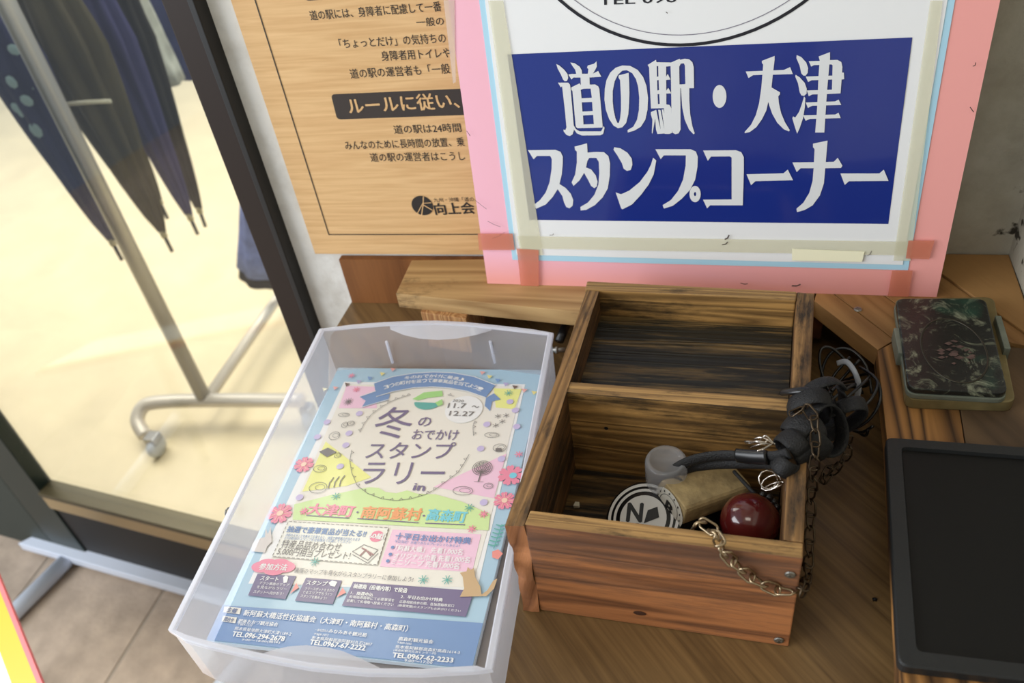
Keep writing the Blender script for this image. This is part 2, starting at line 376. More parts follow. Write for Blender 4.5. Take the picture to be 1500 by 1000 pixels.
plank([(.1507, .2100), (.2365, .2100), (.2365, .5650), (.1707, .5690), (.1657, .4700)], w_grey)
for xx, yy, ww, dd in ((-.2985, .592, .049, .05), (-.150, .615, .035, .05), (.13, .24, .03, .04), (.175, .60, .03, .05)):
    bm_obj('leg', prism([(xx, yy+.004), (xx+ww, yy-.003), (xx+ww, yy+dd), (xx, yy+dd)], .0002, HS-TH, .001), wood('leg_block', (206, 160, 106), (150, 100, 60), rot=(0, math.radians(90), 0), ring=10, across=30, rough=.6), sh)
bm_obj('cross_batten', box(-.16, .08, .625, .645, .012, HS-TH, .001), wood('batten', (112, 64, 34), (64, 38, 22)), sh)
steel = mat('dull_steel', (150, 148, 142), .35, .9)
def screw(x, y, z, r, parent, M=None):
    MM = (M if M is not None else Matrix.Identity(4))
    bm = lathe([(0, 0), (r*.62, 0), (r*.7, -.0006), (r*.72, .0002), (r, .0004), (r*.8, .0010), (0, .0012)][2:], 16)
    for a in (0, PI/2):
        b2 = box(-r*.6, r*.6, -r*.13, r*.13, .0011, .0016); b2.transform(Matrix.Rotation(a, 4, 'Z'))
        me = bpy.data.meshes.new('x'); b2.to_mesh(me); b2.free(); bm.from_mesh(me); bpy.data.meshes.remove(me)
    bm.transform(Matrix.Translation((x, y, z)) @ MM)
    return bm_obj('screw', bm, steel, parent)
screw(.104, .607, HS, .0035, sh)

# ================================================================== RULES POSTER on the wall
QU = Vector((1, .04, 0)).normalized(); QN = Vector((.04, -1, 0)).normalized()
QF = Frame((-.48, .664, 0), QU, (0, 0, 1), QN)
po = empty('rules_poster', (-.3, .665, .06), 'wood-grain rules board with black Japanese text left of the pink sign', 'poster')
qc = [(0.04417,0.06575),(0.22711,0.06473)]
def qbox(u0, u1, v0, v1, n0, n1):
    bm = bmesh.new(); vs = [bm.verts.new(QF(u, v, n)) for n in (n0, n1) for u, v in ((u0, v0), (u1, v0), (u1, v1), (u0, v1))]
    for f in ((0, 1, 2, 3), (4, 7, 6, 5), (0, 4, 5, 1), (1, 5, 6, 2), (2, 6, 7, 3), (3, 7, 4, 0)): bm.faces.new([vs[i] for i in f])
    return bm
w_post = wood('printed_light_wood', (232, 194, 142), (206, 162, 110), ring=5, across=55, fine=.7, rough=.4, bump=.0)
bm_obj('board', qbox(.0405, .360, .0625, .56, -.0035, 0), w_post, po)
ink = mat('black_print', (42, 38, 36), .5)
d = Deco(QF)
for t, tl in (
 ('道の駅には、身障者に配慮して一番', ((0.11071,0.3126),(0.23052,0.31324),0.00838)), ('一般の', ((0.20622,0.30105),(0.23063,0.30099),0.00743)),
 ('「ちょっとだけ」の気持ちの', ((0.13126,0.28677),(0.22968,0.28664),0.00874)), ('身障者用トイレや', ((0.16759,0.27383),(0.23175,0.27367),0.00886)),
 ('道の駅の運営者も「一般', ((0.134,0.25919),(0.22848,0.2597),0.00916)), ('道の駅は24時間', ((0.16331,0.20373),(0.22914,0.20375),0.00889)),
 ('みんなのために長時間の放置、乗', ((0.10974,0.18895),(0.22987,0.18944),0.00923)), ('道の駅の運営者はこうし', ((0.13263,0.17554),(0.22795,0.17486),0.0094))):
    d.text(t, tl, .0004, 0.004); d.mark()
d.text('九州・沖縄「道の', ((0.18782,0.12744),(0.22928,0.12814),0.00501), .0004, .0); d.mark()
d.text('向上会', ((0.18695,0.11711),(0.22797,0.11827),0.01335), .0004, .03)
d.pieces('text_line', ink, po)
def rrect(p, r, n=5):
    out = []; c = len(p)
    for i in range(c):
        a = Vector(p[i-1]); b = Vector(p[i]); e = Vector(p[(i+1) % c])
        u = (a-b).normalized()*r; v = (e-b).normalized()*r
        for k in range(n+1):
            t = k/n; out.append(tuple(b+u*(1-t)**2+v*t*t))
    return out
d = Deco(QF)
bq = [(0.10998,0.24072),(0.10929,0.21582)]
d.poly(rrect([bq[0], bq[1], (.34, bq[1][1]), (.34, bq[0][1])], .004), .0003); d.mark()
tb = [(0.10889,0.32595),(0.11019,0.32518)]
d.poly(rrect([(tb[1][0], tb[1][1]), (.34, tb[1][1]), (.34, tb[1][1]+.045), (tb[1][0], tb[1][1]+.045)], .004), .0003)
d.pieces('heading_band', mat('dark_grey_print', (58, 50, 46), .45), po)
Deco(QF).text('ルールに従い、', ((0.12388,0.22866),(0.23167,0.23046),0.01557), .0007, .022).build('heading_lettering', w_post, po)
bl = [(0.06511,0.32876),(0.06236,0.08731),(0.2283,0.08634)]
lx = (bl[0][0]+bl[1][0])/2
Deco(QF).line([(lx, .54), (lx, bl[1][1]), (.35, bl[1][1])], .0011, .0004).build('border_line', ink, po)
lc = [(0.17487,0.12134),(0.17716,0.13254)]; lr = lc[1][1]-lc[0][1]
d = Deco(QF).ell(lc[0], lr, lr, .0004, 28); d.build('emblem_disc', ink, po)
d = Deco(QF); cx, cy = lc[0]
d.line([(cx-lr*.25, cy-lr*.95), (cx+lr*.1, cy+lr*.1), (cx+lr*.3, cy+lr*.95)], lr*.09, .0007)
d.line([(cx+lr*.1, cy+lr*.1), (cx+lr*.85, cy-lr*.45)], lr*.09, .0007); d.line([(cx-lr*.6, cy-lr*.75), (cx+lr*.1, cy+lr*.25), (cx+lr*.9, cy+lr*.3)], lr*.07, .0007)
d.build('emblem_lines', w_post, po)

# ================================================================== PINK SIGN
SF = Frame((-0.23416,0.62453,0.062), (0.99994,0.01069,0.0), (-0.00106,0.0992,0.99507), (0.01064,-0.99501,0.0992))
SWd = 0.4031
sg = empty('stamp_corner_sign', (-0.0342,0.6267,0.062), 'pink-bordered sign with white Japanese lettering on blue, leaning on the wall', 'sign')
def fbox(F, pts, n0, n1):
    bm = bmesh.new(); k = len(pts); a = [bm.verts.new(F(p[0], p[1], n0)) for p in pts]; b = [bm.verts.new(F(p[0], p[1], n1)) for p in pts]
    bm.faces.new(a); bm.faces.new(b[::-1])
    for i in range(k): bm.faces.new((a[i], b[i], b[(i+1) % k], a[(i+1) % k]))
    return bm
pink = bpy.data.materials.new('pink_card_lit_left'); pink.use_nodes = True
def _pink(m):
    nt = m.node_tree; N = nt.nodes; K = nt.links; b = N['Principled BSDF']; b.inputs['Roughness'].default_value = .55; b.inputs['Specular IOR Level'].default_value = .3
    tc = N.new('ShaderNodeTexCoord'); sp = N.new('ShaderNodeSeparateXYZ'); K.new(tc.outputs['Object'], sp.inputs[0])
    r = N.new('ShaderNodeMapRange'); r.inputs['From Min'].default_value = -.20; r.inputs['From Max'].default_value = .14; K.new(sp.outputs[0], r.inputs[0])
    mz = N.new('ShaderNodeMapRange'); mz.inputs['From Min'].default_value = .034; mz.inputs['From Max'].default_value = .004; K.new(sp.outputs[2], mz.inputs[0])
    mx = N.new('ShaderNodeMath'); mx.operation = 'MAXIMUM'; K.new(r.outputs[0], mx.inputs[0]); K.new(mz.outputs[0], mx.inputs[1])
    c = N.new('ShaderNodeMix'); c.data_type = 'RGBA'; c.inputs[6].default_value = lin((250, 190, 208)); c.inputs[7].default_value = lin((246, 170, 164)); K.new(mx.outputs[0], c.inputs[0])  # pink painted lighter on the left daylight side, salmon towards right and bottom
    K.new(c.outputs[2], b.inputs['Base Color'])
_pink(pink)
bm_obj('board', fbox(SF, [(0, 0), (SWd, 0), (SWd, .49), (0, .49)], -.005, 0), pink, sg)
white = mat('white_paper', (240, 241, 242), .42, spec=.5)
bm_obj('blue_border_sheet', fbox(SF, [(0.02856,0.02743), (0.37644,0.02622), ((0.37149,0.24451)[0], .475), ((0.02371,0.26292)[0], .475)], 0.0001, .0006), mat('light_blue_paper', (178, 220, 240), .5), sg)
bm_obj('white_sheet', fbox(SF, [(0.03322,0.03345), (0.37139,0.0314), ((0.36661,0.24477)[0], .47), ((0.02879,0.26265)[0], .47)], 0.0006, .0011), white, sg)
# blue panel: many vertices so the laminate ripples a little
bq = [(0.04492,0.21978),(0.34995,0.22014),(0.35477,0.06974),(0.04933,0.07014)]
blue = mat('blue_print', (28, 48, 132), .16, spec=.5, coat=.4)
bm = bmesh.new(); NX, NY = 60, 30; G = []
for j in range(NY+1):
    row = []
    for i in range(NX+1):
        s_, t_ = i/NX, j/NY
        u = (bq[0][0]*(1-s_)+bq[1][0]*s_)*(1-t_)+(bq[3][0]*(1-s_)+bq[2][0]*s_)*t_; v = (bq[0][1]*(1-s_)+bq[1][1]*s_)*(1-t_)+(bq[3][1]*(1-s_)+bq[2][1]*s_)*t_
        row.append(bm.verts.new(SF(u, v, .0014+.0003*noise.noise(Vector((u*16, v*22, 0))))))
    G.append(row)
for j in range(NY):
    for i in range(NX): bm.faces.new((G[j][i], G[j][i+1], G[j+1][i+1], G[j+1][i]))
bm_obj('blue_panel', bm, blue, sg, True)
d = Deco(SF)
GLY = [[[(0.0851,0.21063),(0.08756,0.20948),(0.09138,0.20581),(0.09386,0.20218),(0.0941,0.19905),(0.09303,0.19666),(0.09119,0.19645),(0.08992,0.19784),(0.08838,0.20192),(0.08601,0.20689)]],[[(0.08536,0.19555),(0.09385,0.19529),(0.0953,0.19362),(0.09561,0.18999),(0.09623,0.16025),(0.09618,0.15499),(0.09472,0.15116),(0.09227,0.14975),(0.08949,0.15077),(0.08732,0.1537),(0.08717,0.15563),(0.08884,0.15512),(0.08994,0.1575),(0.08956,0.17265),(0.08863,0.19247),(0.08746,0.1916)]],[[(0.09617,0.15929),(0.09784,0.15592),(0.101,0.15376),(0.11916,0.15344),(0.12045,0.15551),(0.12167,0.15805),(0.12234,0.15643),(0.12092,0.15122),(0.11855,0.15001),(0.10266,0.15007),(0.09855,0.15207),(0.09621,0.15547)]],[[(0.09673,0.21152),(0.10027,0.21078),(0.10414,0.20801),(0.10576,0.20487),(0.10577,0.20187),(0.10109,0.20202),(0.1004,0.2055),(0.09834,0.20865)]],[[(0.11814,0.2116),(0.11813,0.20751),(0.11648,0.2045),(0.11456,0.20175),(0.11053,0.20188),(0.11117,0.20556),(0.11017,0.20692),(0.11089,0.20864),(0.11584,0.20977)]],[[(0.09447,0.20189),(0.09749,0.20232),(0.11457,0.20192),(0.11912,0.20397),(0.12141,0.19922),(0.11173,0.19892),(0.09866,0.19934),(0.09675,0.1978)]],[[(0.10437,0.19943),(0.11174,0.19918),(0.11159,0.19267),(0.10431,0.19199)]],[[(0.09634,0.19133),(0.10336,0.19445),(0.10401,0.19317),(0.11594,0.19317),(0.11856,0.19156),(0.11936,0.18929),(0.12076,0.15835),(0.12069,0.15674),(0.09929,0.15656),(0.09796,0.15783),(0.09705,0.18813),(0.09604,0.18953)],[(0.10395,0.18902),(0.10627,0.18986),(0.11217,0.18987),(0.11287,0.18223),(0.10428,0.182)],[(0.10427,0.1786),(0.11289,0.17875),(0.11305,0.17098),(0.10439,0.17081)],[(0.10457,0.16744),(0.11327,0.16781),(0.11344,0.15991),(0.1047,0.1597)]],[[(0.14164,0.15201),(0.14152,0.15419),(0.1463,0.15693),(0.14958,0.16294),(0.15126,0.1712),(0.15169,0.18118),(0.15097,0.19014),(0.14933,0.19637),(0.14637,0.20129),(0.14206,0.20379),(0.13854,0.20347),(0.13493,0.20036),(0.13211,0.19516),(0.13023,0.18718),(0.12994,0.17904),(0.13041,0.17169),(0.13155,0.16518),(0.13321,0.16047),(0.1344,0.16044),(0.1356,0.16416),(0.13655,0.17155),(0.13684,0.18158),(0.13656,0.1959),(0.1353,0.19815),(0.13562,0.1999),(0.14358,0.20164),(0.14376,0.19479),(0.14382,0.18589),(0.14333,0.17687),(0.14248,0.16772),(0.14049,0.16032),(0.1372,0.15663),(0.13353,0.15594),(0.12994,0.15818),(0.12649,0.16388),(0.12406,0.17184),(0.12321,0.18012),(0.12385,0.18916),(0.12547,0.19625),(0.12881,0.20232),(0.13335,0.20609),(0.13866,0.20764),(0.14476,0.20716),(0.15078,0.20375),(0.15503,0.19794),(0.15755,0.19082),(0.15875,0.18099),(0.1582,0.17104),(0.15631,0.1628),(0.15263,0.15681),(0.14714,0.15362)]],[[(0.15879,0.20735),(0.16534,0.21113),(0.16567,0.20924),(0.17743,0.20855),(0.17744,0.20582),(0.17318,0.20554),(0.17339,0.1752),(0.17584,0.17469),(0.17742,0.17194),(0.17813,0.15121),(0.17591,0.15031),(0.17189,0.15038),(0.17305,0.15597),(0.17189,0.16706),(0.17146,0.17209),(0.16105,0.17206),(0.16021,0.19427),(0.15989,0.20516)],[(0.16583,0.20606),(0.16703,0.20619),(0.16717,0.19798),(0.16596,0.19775)],[(0.16611,0.19496),(0.16733,0.19509),(0.16764,0.18698),(0.16625,0.18667)],[(0.16641,0.18364),(0.16772,0.18387),(0.16813,0.17579),(0.16672,0.17555)]],[[(0.17302,0.19717),(0.17448,0.19973),(0.17663,0.19523),(0.17302,0.19491)]],[[(0.17303,0.18594),(0.17493,0.18854),(0.17737,0.18404),(0.17303,0.18399)]],[[(0.16082,0.16731),(0.16102,0.16914),(0.16528,0.17087),(0.16701,0.16165),(0.16965,0.1506),(0.16607,0.15047),(0.16501,0.15425),(0.16435,0.16355),(0.16202,0.15054),(0.16158,0.15149),(0.16212,0.16268)]],[[(0.16687,0.17083),(0.16864,0.17079),(0.17252,0.15083),(0.16921,0.15061)]],[[(0.1697,0.17095),(0.17102,0.1711),(0.17411,0.15781),(0.17412,0.15053),(0.17234,0.15056)]],[[(0.17658,0.20841),(0.18375,0.21128),(0.18401,0.21043),(0.18754,0.21114),(0.1909,0.21059),(0.19346,0.20821),(0.19454,0.20435),(0.19511,0.18776),(0.18441,0.18808),(0.18494,0.15389),(0.18347,0.15065),(0.18081,0.14995),(0.17858,0.1512),(0.17785,0.15402),(0.17707,0.19373)],[(0.18339,0.20518),(0.18464,0.20743),(0.18691,0.20761),(0.18778,0.20587),(0.18831,0.1912),(0.1837,0.19108)]],[[(0.18484,0.18824),(0.19144,0.18787),(0.19159,0.17832),(0.19248,0.16661),(0.1944,0.1565),(0.19644,0.15044),(0.1954,0.14971),(0.19181,0.15377),(0.18818,0.16214),(0.18614,0.17218)]],[[(0.22039,0.18042),(0.22031,0.17803),(0.21987,0.17581),(0.21909,0.1739),(0.21804,0.17244),(0.21679,0.17154),(0.21541,0.17125),(0.21401,0.17161),(0.21268,0.17257),(0.21152,0.17409),(0.2106,0.17605),(0.21,0.17831),(0.20974,0.18071),(0.20985,0.1831),(0.21031,0.1853),(0.21109,0.18717),(0.21214,0.18859),(0.21339,0.18947),(0.21475,0.18973),(0.21613,0.18938),(0.21744,0.18843),(0.21859,0.18695),(0.2195,0.18503),(0.22012,0.18281)]],[[(0.23411,0.19962),(0.24714,0.19968),(0.24701,0.19665),(0.23984,0.19655),(0.23652,0.19445)]],[[(0.25425,0.19977),(0.26228,0.19982),(0.26676,0.20183),(0.26911,0.19641),(0.25424,0.19641)]],[[(0.24569,0.20732),(0.25477,0.21069),(0.25497,0.2078),(0.25447,0.19657),(0.25419,0.18656),(0.26075,0.18259),(0.26086,0.18104),(0.25976,0.17934),(0.26056,0.1741),(0.26279,0.16614),(0.26626,0.15851),(0.27052,0.15187),(0.27002,0.1508),(0.26588,0.15268),(0.26047,0.15818),(0.25622,0.16541),(0.25373,0.17165),(0.2525,0.17518),(0.25147,0.16817),(0.24859,0.16111),(0.24476,0.15487),(0.23991,0.15086),(0.23612,0.14991),(0.23581,0.15093),(0.24043,0.15677),(0.24376,0.16479),(0.24568,0.17448),(0.24658,0.18662),(0.24676,0.19683),(0.24685,0.20437),(0.2458,0.20566)]],[[(0.27078,0.21073),(0.27422,0.20912),(0.27814,0.20488),(0.27986,0.2007),(0.27988,0.19697),(0.27864,0.19492),(0.27705,0.19498),(0.2753,0.19671),(0.27361,0.20258),(0.27074,0.20844)]],[[(0.27124,0.19584),(0.27436,0.19381),(0.27833,0.18948),(0.28035,0.18476),(0.28054,0.18091),(0.27884,0.17925),(0.27678,0.17973),(0.27535,0.18234),(0.27356,0.1892),(0.27112,0.19434)]],[[(0.27888,0.17882),(0.27996,0.1775),(0.28022,0.17012),(0.27961,0.16135),(0.27784,0.15336),(0.27632,0.14888),(0.27453,0.15342),(0.27164,0.16152),(0.27208,0.16311),(0.2738,0.16218),(0.27628,0.16672),(0.27779,0.1728)]],[[(0.2866,0.20906),(0.29437,0.21199),(0.29492,0.20671),(0.29489,0.20181),(0.2953,0.18262),(0.29667,0.14944),(0.28987,0.14956),(0.28938,0.1699),(0.28793,0.19545),(0.28766,0.20617)]],[[(0.27987,0.2058),(0.28786,0.20575),(0.28816,0.20271),(0.28385,0.2027),(0.28198,0.20162)]],[[(0.29405,0.20609),(0.30026,0.20602),(0.30315,0.20437),(0.30433,0.20066),(0.30458,0.19638),(0.30583,0.19633),(0.3067,0.19134),(0.30485,0.19115),(0.30526,0.18047),(0.29555,0.18024),(0.29521,0.18347),(0.29877,0.18354),(0.29727,0.20214),(0.29634,0.20282),(0.2944,0.20281)]],[[(0.2787,0.19425),(0.2882,0.19427),(0.29802,0.19428),(0.29833,0.19136),(0.28335,0.19125),(0.28084,0.18999)]],[[(0.28047,0.18348),(0.29561,0.18346),(0.29594,0.18022),(0.28478,0.1802),(0.28233,0.17889)]],[[(0.28052,0.17403),(0.30213,0.17433),(0.30436,0.17573),(0.30682,0.17138),(0.28561,0.1713),(0.28253,0.16963)]],[[(0.27939,0.16383),(0.30325,0.16392),(0.30549,0.16535),(0.30758,0.16094),(0.28497,0.1608),(0.28183,0.15936)]],[[(0.05442,0.13755),(0.07883,0.13761),(0.0832,0.13583),(0.08491,0.13139),(0.0845,0.12553),(0.08284,0.11486),(0.08013,0.10582),(0.0854,0.10216),(0.08964,0.09666),(0.09156,0.0905),(0.09063,0.08489),(0.08756,0.08237),(0.08472,0.0836),(0.08304,0.08797),(0.08196,0.09418),(0.07816,0.10094),(0.07319,0.09353),(0.06614,0.086),(0.05689,0.08177),(0.05483,0.08531),(0.0612,0.09037),(0.06711,0.09785),(0.07138,0.10765),(0.07405,0.11968),(0.07502,0.12914),(0.07389,0.13208),(0.06194,0.1322),(0.05879,0.12905)]],[[(0.09578,0.14029),(0.10677,0.14311),(0.10677,0.13488),(0.1143,0.13537),(0.12087,0.13507),(0.12457,0.13159),(0.12576,0.12522),(0.1251,0.11351),(0.12286,0.10157),(0.11801,0.09306),(0.11084,0.08564),(0.10255,0.08085),(0.09766,0.08031),(0.09751,0.08369),(0.10466,0.08808),(0.11074,0.09548),(0.11481,0.10518),(0.11607,0.11591),(0.1161,0.12646),(0.11405,0.12996),(0.10796,0.13001),(0.10615,0.12712),(0.10472,0.12128),(0.1091,0.11948),(0.11275,0.11415),(0.11416,0.10818),(0.11326,0.10338),(0.11105,0.10193),(0.10832,0.10398),(0.10581,0.11),(0.10276,0.1162),(0.09842,0.10941),(0.09263,0.10399),(0.09113,0.10738),(0.09478,0.11481),(0.09689,0.12544),(0.09751,0.1359),(0.09615,0.1373)]],[[(0.12997,0.1394),(0.13514,0.13832),(0.14097,0.13428),(0.14442,0.1291),(0.14483,0.12334),(0.14331,0.11871),(0.14001,0.11791),(0.13733,0.11991),(0.13584,0.12514),(0.13223,0.13208),(0.12914,0.13726)]],[[(0.16238,0.12974),(0.16503,0.12721),(0.1628,0.11454),(0.15837,0.10515),(0.15165,0.09559),(0.14369,0.08644),(0.13514,0.08171),(0.13404,0.08269),(0.12968,0.09796),(0.13444,0.09615),(0.14177,0.09978),(0.15075,0.10753),(0.15742,0.11689),(0.16072,0.12381)]],[[(0.16435,0.13718),(0.19342,0.13683),(0.19761,0.13478),(0.19926,0.13029),(0.19925,0.12126),(0.19759,0.10978),(0.19351,0.10043),(0.18663,0.0921),(0.17907,0.08544),(0.1714,0.08271),(0.17031,0.08599),(0.17741,0.09086),(0.18332,0.09924),(0.1875,0.1098),(0.18946,0.12246),(0.18954,0.13151),(0.17143,0.13169),(0.16877,0.12832)]],[[(0.20245,0.09655),(0.20227,0.0942),(0.20165,0.09208),(0.20065,0.09039),(0.19935,0.0893),(0.1979,0.08891),(0.19643,0.08928),(0.19509,0.09036),(0.19401,0.09205),(0.1933,0.09418),(0.19304,0.09653),(0.19323,0.09887),(0.19386,0.10097),(0.19487,0.10264),(0.19616,0.1037),(0.1976,0.10407),(0.19905,0.1037),(0.20038,0.10264),(0.20145,0.10098),(0.20216,0.09888)],[(0.19871,0.09654),(0.19855,0.09535),(0.19808,0.09462),(0.19749,0.09462),(0.19699,0.09535),(0.19679,0.09653),(0.19695,0.09772),(0.19741,0.09845),(0.19801,0.09845),(0.1985,0.09772)]],[[(0.20346,0.13563),(0.22972,0.13556),(0.234,0.13391),(0.23631,0.12954),(0.23691,0.11796),(0.23766,0.0862),(0.21058,0.08604),(0.20812,0.08316),(0.20457,0.09133),(0.22827,0.09167),(0.22665,0.12906),(0.22522,0.13022),(0.21002,0.13026),(0.20756,0.12656)]],[[(0.23921,0.11444),(0.26852,0.11524),(0.27158,0.11847),(0.27648,0.10905),(0.24676,0.10828),(0.24346,0.10473)]],[[(0.27469,0.12464),(0.29178,0.12473),(0.29157,0.1195),(0.28156,0.11956),(0.27877,0.11624)]],[[(0.29984,0.12478),(0.30634,0.12495),(0.30897,0.1283),(0.31321,0.12152),(0.31243,0.1196),(0.29988,0.11945)]],[[(0.28909,0.14042),(0.29979,0.1428),(0.30045,0.11876),(0.30072,0.10609),(0.29869,0.09552),(0.29385,0.08653),(0.28796,0.08226),(0.28201,0.08026),(0.28132,0.08343),(0.28632,0.0889),(0.2902,0.09787),(0.29179,0.10843),(0.29152,0.11996),(0.29073,0.13574),(0.28937,0.13742)]],[[(0.31244,0.11494),(0.34178,0.11481),(0.34458,0.11806),(0.34945,0.10832),(0.31975,0.10815),(0.31689,0.10491)]]]
for k, g in enumerate(GLY):
    d.poly(g, .0019)
    if k in (7, 8, 16, 17, 20, 30, 31, 32, 34, 36, 37, 38, 41, 42): d.mark()
d.pieces('character', mat('white_print', (226, 228, 230), .35), sg)
d = Deco(SF); cu, cv = .1885, .3465
for r_, wd in (((.135, .125), .0024),):
    d.ell((cu, cv), r_[0], r_[1], .0014, 90, ring=wd)
d.text('TEL 096', ((0.122,0.25744),(0.18067,0.25653),0.00636), .0014, .01)
d.build('seal_ring', mat('navy_black_print', (26, 26, 36), .4), sg)
Deco(SF).ell((cu, cv), .128, .1175, .0014, 90, ring=.0006).build('thin_seal_ring', mat('grey_print', (130, 126, 140), .5), sg)
# yellowed clear tape and film edges
def tapem(name, col, a): return mat(name, col, .25, alpha=a, coat=.3)
tcream = tapem('yellowed_film', (240, 236, 206), .34)
def strip(name, pts, n, m, lab=None):
    o = bm_obj(name, fbox(SF, pts, n, n+.00025), m, sg)
    if lab: o['label'] = lab
strip('film_edge', [(0.03386,0.26238),(0.04616,0.26173),(0.05916,0.03405),(0.03791,0.03356)], .0020, tcream)
strip('film_edge', [(0.35769,0.24524),(0.36572,0.24482),(0.37654,0.03615),(0.36325,0.03582)], .0020, tcream)
strip('film_edge', [(0.03598,0.05378),(0.37327,0.05421),(0.37364,0.04131),(0.03731,0.04085)], .0023, tcream)
tor = tapem('orange_aged_tape', (226, 140, 112), .55)
strip('orange_tape', [(0.03464,0.04079),(0.05571,0.03978),(0.05227,0.00024),(0.0346,0.0004)], .0027, tor)
strip('orange_tape', [(-0.00175,0.05604),(0.03231,0.05657),(0.03249,0.03929),(-0.00268,0.03855)], .0027, tor)
strip('orange_tape', [(0.36349,0.02652),(0.37954,0.02697),(0.38022,0.00119),(0.36375,0.00126)], .0027, tor)
strip('orange_tape', [(0.37203,0.05546),(0.39174,0.05581),(0.39043,0.03845),(0.37244,0.03867)], .0027, tor)
strip('paper_scrap', [(0.2808,0.04588),(0.33947,0.04447),(0.33853,0.03453),(0.28173,0.03445)], .0028, mat('cream_scrap', (250, 246, 214), .5))
clr = tapem('clear_tape', (236, 214, 200), .45)
strip('clear_tape', [(-0.00368,0.26437),(0.00551,0.26388),(-0.00307,0.19827),(-0.00567,0.19719)], .0004, clr)
d = Deco(SF)
for a, b, c_ in [((-0.00043,0.09111),(0.01017,0.08155),0.0006),((0.00993,0.069),(0.02119,0.0635),0.0006),((0.01176,0.05122),(0.02453,0.05787),0.0004),((0.22421,0.05418),(0.22752,0.05825),0.002),((0.22208,0.04874),(0.22664,0.05153),0.0014),((0.06744,0.0557),(0.07142,0.05717),0.0008),((0.28381,0.0089),(0.2906,0.01053),0.002),((0.23969,0.01025),(0.24566,0.00974),0.0012),((0.0014,0.15617),(0.00393,0.15177),0.0008),((0.39753,0.1678),(0.40054,0.16407),0.001),((0.39366,0.19836),(0.395,0.20078),0.001),((0.34213,0.04058),(0.34477,0.04524),0.0008),((0.17315,0.24709),(0.17418,0.24654),0.0008)]:
    d.line([a, ((a[0]+b[0])/2+.0006, (a[1]+b[1])/2-.0008), b], c_*.6, .0030)
d.build('scuff_marks', mat('scuff_grey', (72, 58, 52), .7), sg)

# ================================================================== STAMP BOX
bx = empty('wooden_stamp_box', (-.04, .44, 0), 'open weathered wooden box with two compartments holding the stamps', 'box')
HB = .108
w_box = wood('burnt_cedar_long', (158, 112, 68), (66, 46, 30), ring=12, across=30, stain=.8, stain_col=(30, 25, 20), sscale=8, spos=.50, rough=.5, bump=.5, fine=.4)
w_front = wood('burnt_cedar_front', (180, 118, 74), (100, 64, 44), ring=7, across=22, stain=.7, stain_col=(82, 64, 56), sscale=5, spos=.47, rough=.42, bump=.5, fine=.5, ringw=(.0, .35), off=(.3, .1, .2), sstretch=(2, 12, 12))
w_in = wood('cedar_inner', (188, 144, 84), (96, 70, 40), ring=9, across=24, stain=.85, stain_col=(36, 31, 24), sscale=6, spos=.47, rough=.5, bump=.5, off=(1.3, .4, .1), fine=.45)
w_side = wood('burnt_cedar_side', (134, 96, 58), (62, 44, 29), rot=(0, 0, math.radians(-86)), ring=7, across=34, stain=.8, stain_col=(32, 28, 24), spos=.47, fine=.5, sstretch=(3, 14, 14), rough=.5, bump=.5)
w_black = wood('ink_blackened_floor', (150, 120, 74), (96, 76, 44), ring=10, across=26, stain=.96, stain_col=(30, 32, 29), sscale=4.4, spos=.345, rough=.42, bump=.5, sstretch=(2.2, 20, 20))
# outer left board
w_top = wood('worn_box_edge', (190, 150, 94), (112, 84, 52), ring=8, across=40, stain=.9, stain_col=(34, 31, 27), sscale=16, spos=.52, rough=.55, bump=.5, fine=.5, sstretch=(3, 12, 12))
w_topy = wood('worn_box_edge_long', (160, 122, 76), (86, 62, 40), rot=(0, 0, math.radians(-86)), ring=8, across=40, stain=.9, stain_col=(34, 31, 27), sscale=14, spos=.50, rough=.55, bump=.5, fine=.5, sstretch=(3, 12, 12))
w_endg = wood('rough_end_grain', (190, 128, 84), (120, 76, 48), rot=(0, math.radians(75), 0), ring=4, across=22, fine=.5, rough=.7, bump=.6)
def second(o, m, test):
    o.data.materials.append(m)
    for p in o.data.polygons:
        if test(p.normal): p.material_index = 1
    return o
isup = lambda n: n.z > .75
HB = .0995
bmL = prism([(-.1352, .3135), (-.1229, .3150), (-.1130, .5696), (-.1240, .5698)], .0004, HB)
bmesh.ops.subdivide_edges(bmL, edges=list(bmL.edges), cuts=14, use_grid_fill=True)
for v in bmL.verts:
    if v.co.y < .322:
        k = max(0, noise.noise(Vector((v.co.x*60, 3, v.co.z*50)))+.35)*(1-abs(v.co.z-.045)/.06)
        if k > 0: v.co.y += .007*k; v.co.x += .002*k
    v.co += noise.noise_vector(v.co*120)*.00035
oL = bm_obj('side_board', bmL, w_side, bx); second(oL, w_topy, isup); oL.data.materials.append(w_endg)
for p in oL.data.polygons:
    if p.normal.y < -.6: p.material_index = 2
second(bm_obj('side_board', prism([(.0368, .3268), (.0488, .3264), (.0640, .5770), (.0502, .5790)], .0004, HB, .0016), w_side, bx), w_topy, isup)
second(bm_obj('front_board', prism([(-.1229, .3165), (.0480, .3150), (.0484, .3262), (-.1215, .3285)], .0004, HB, .0009), w_front, bx), w_top, isup)
second(bm_obj('back_board', prism([(-.1256, .5702), (.0492, .5665), (.0500, .5787), (-.1256, .5829)], .0004, HB+.0005, .0012), w_in, bx), w_top, isup)
second(bm_obj('divider', prism([(-.1195, .4425), (.0430, .4388), (.0438, .4516), (-.1190, .4540)], .0004, HB-.0006, .0010), w_in, bx), w_top, isup)
bm_obj('upper_floor', prism([(-.1185, .4545), (.0430, .4520), (.0488, .5660), (-.1135, .5698)], .068, .0722), w_black, bx)
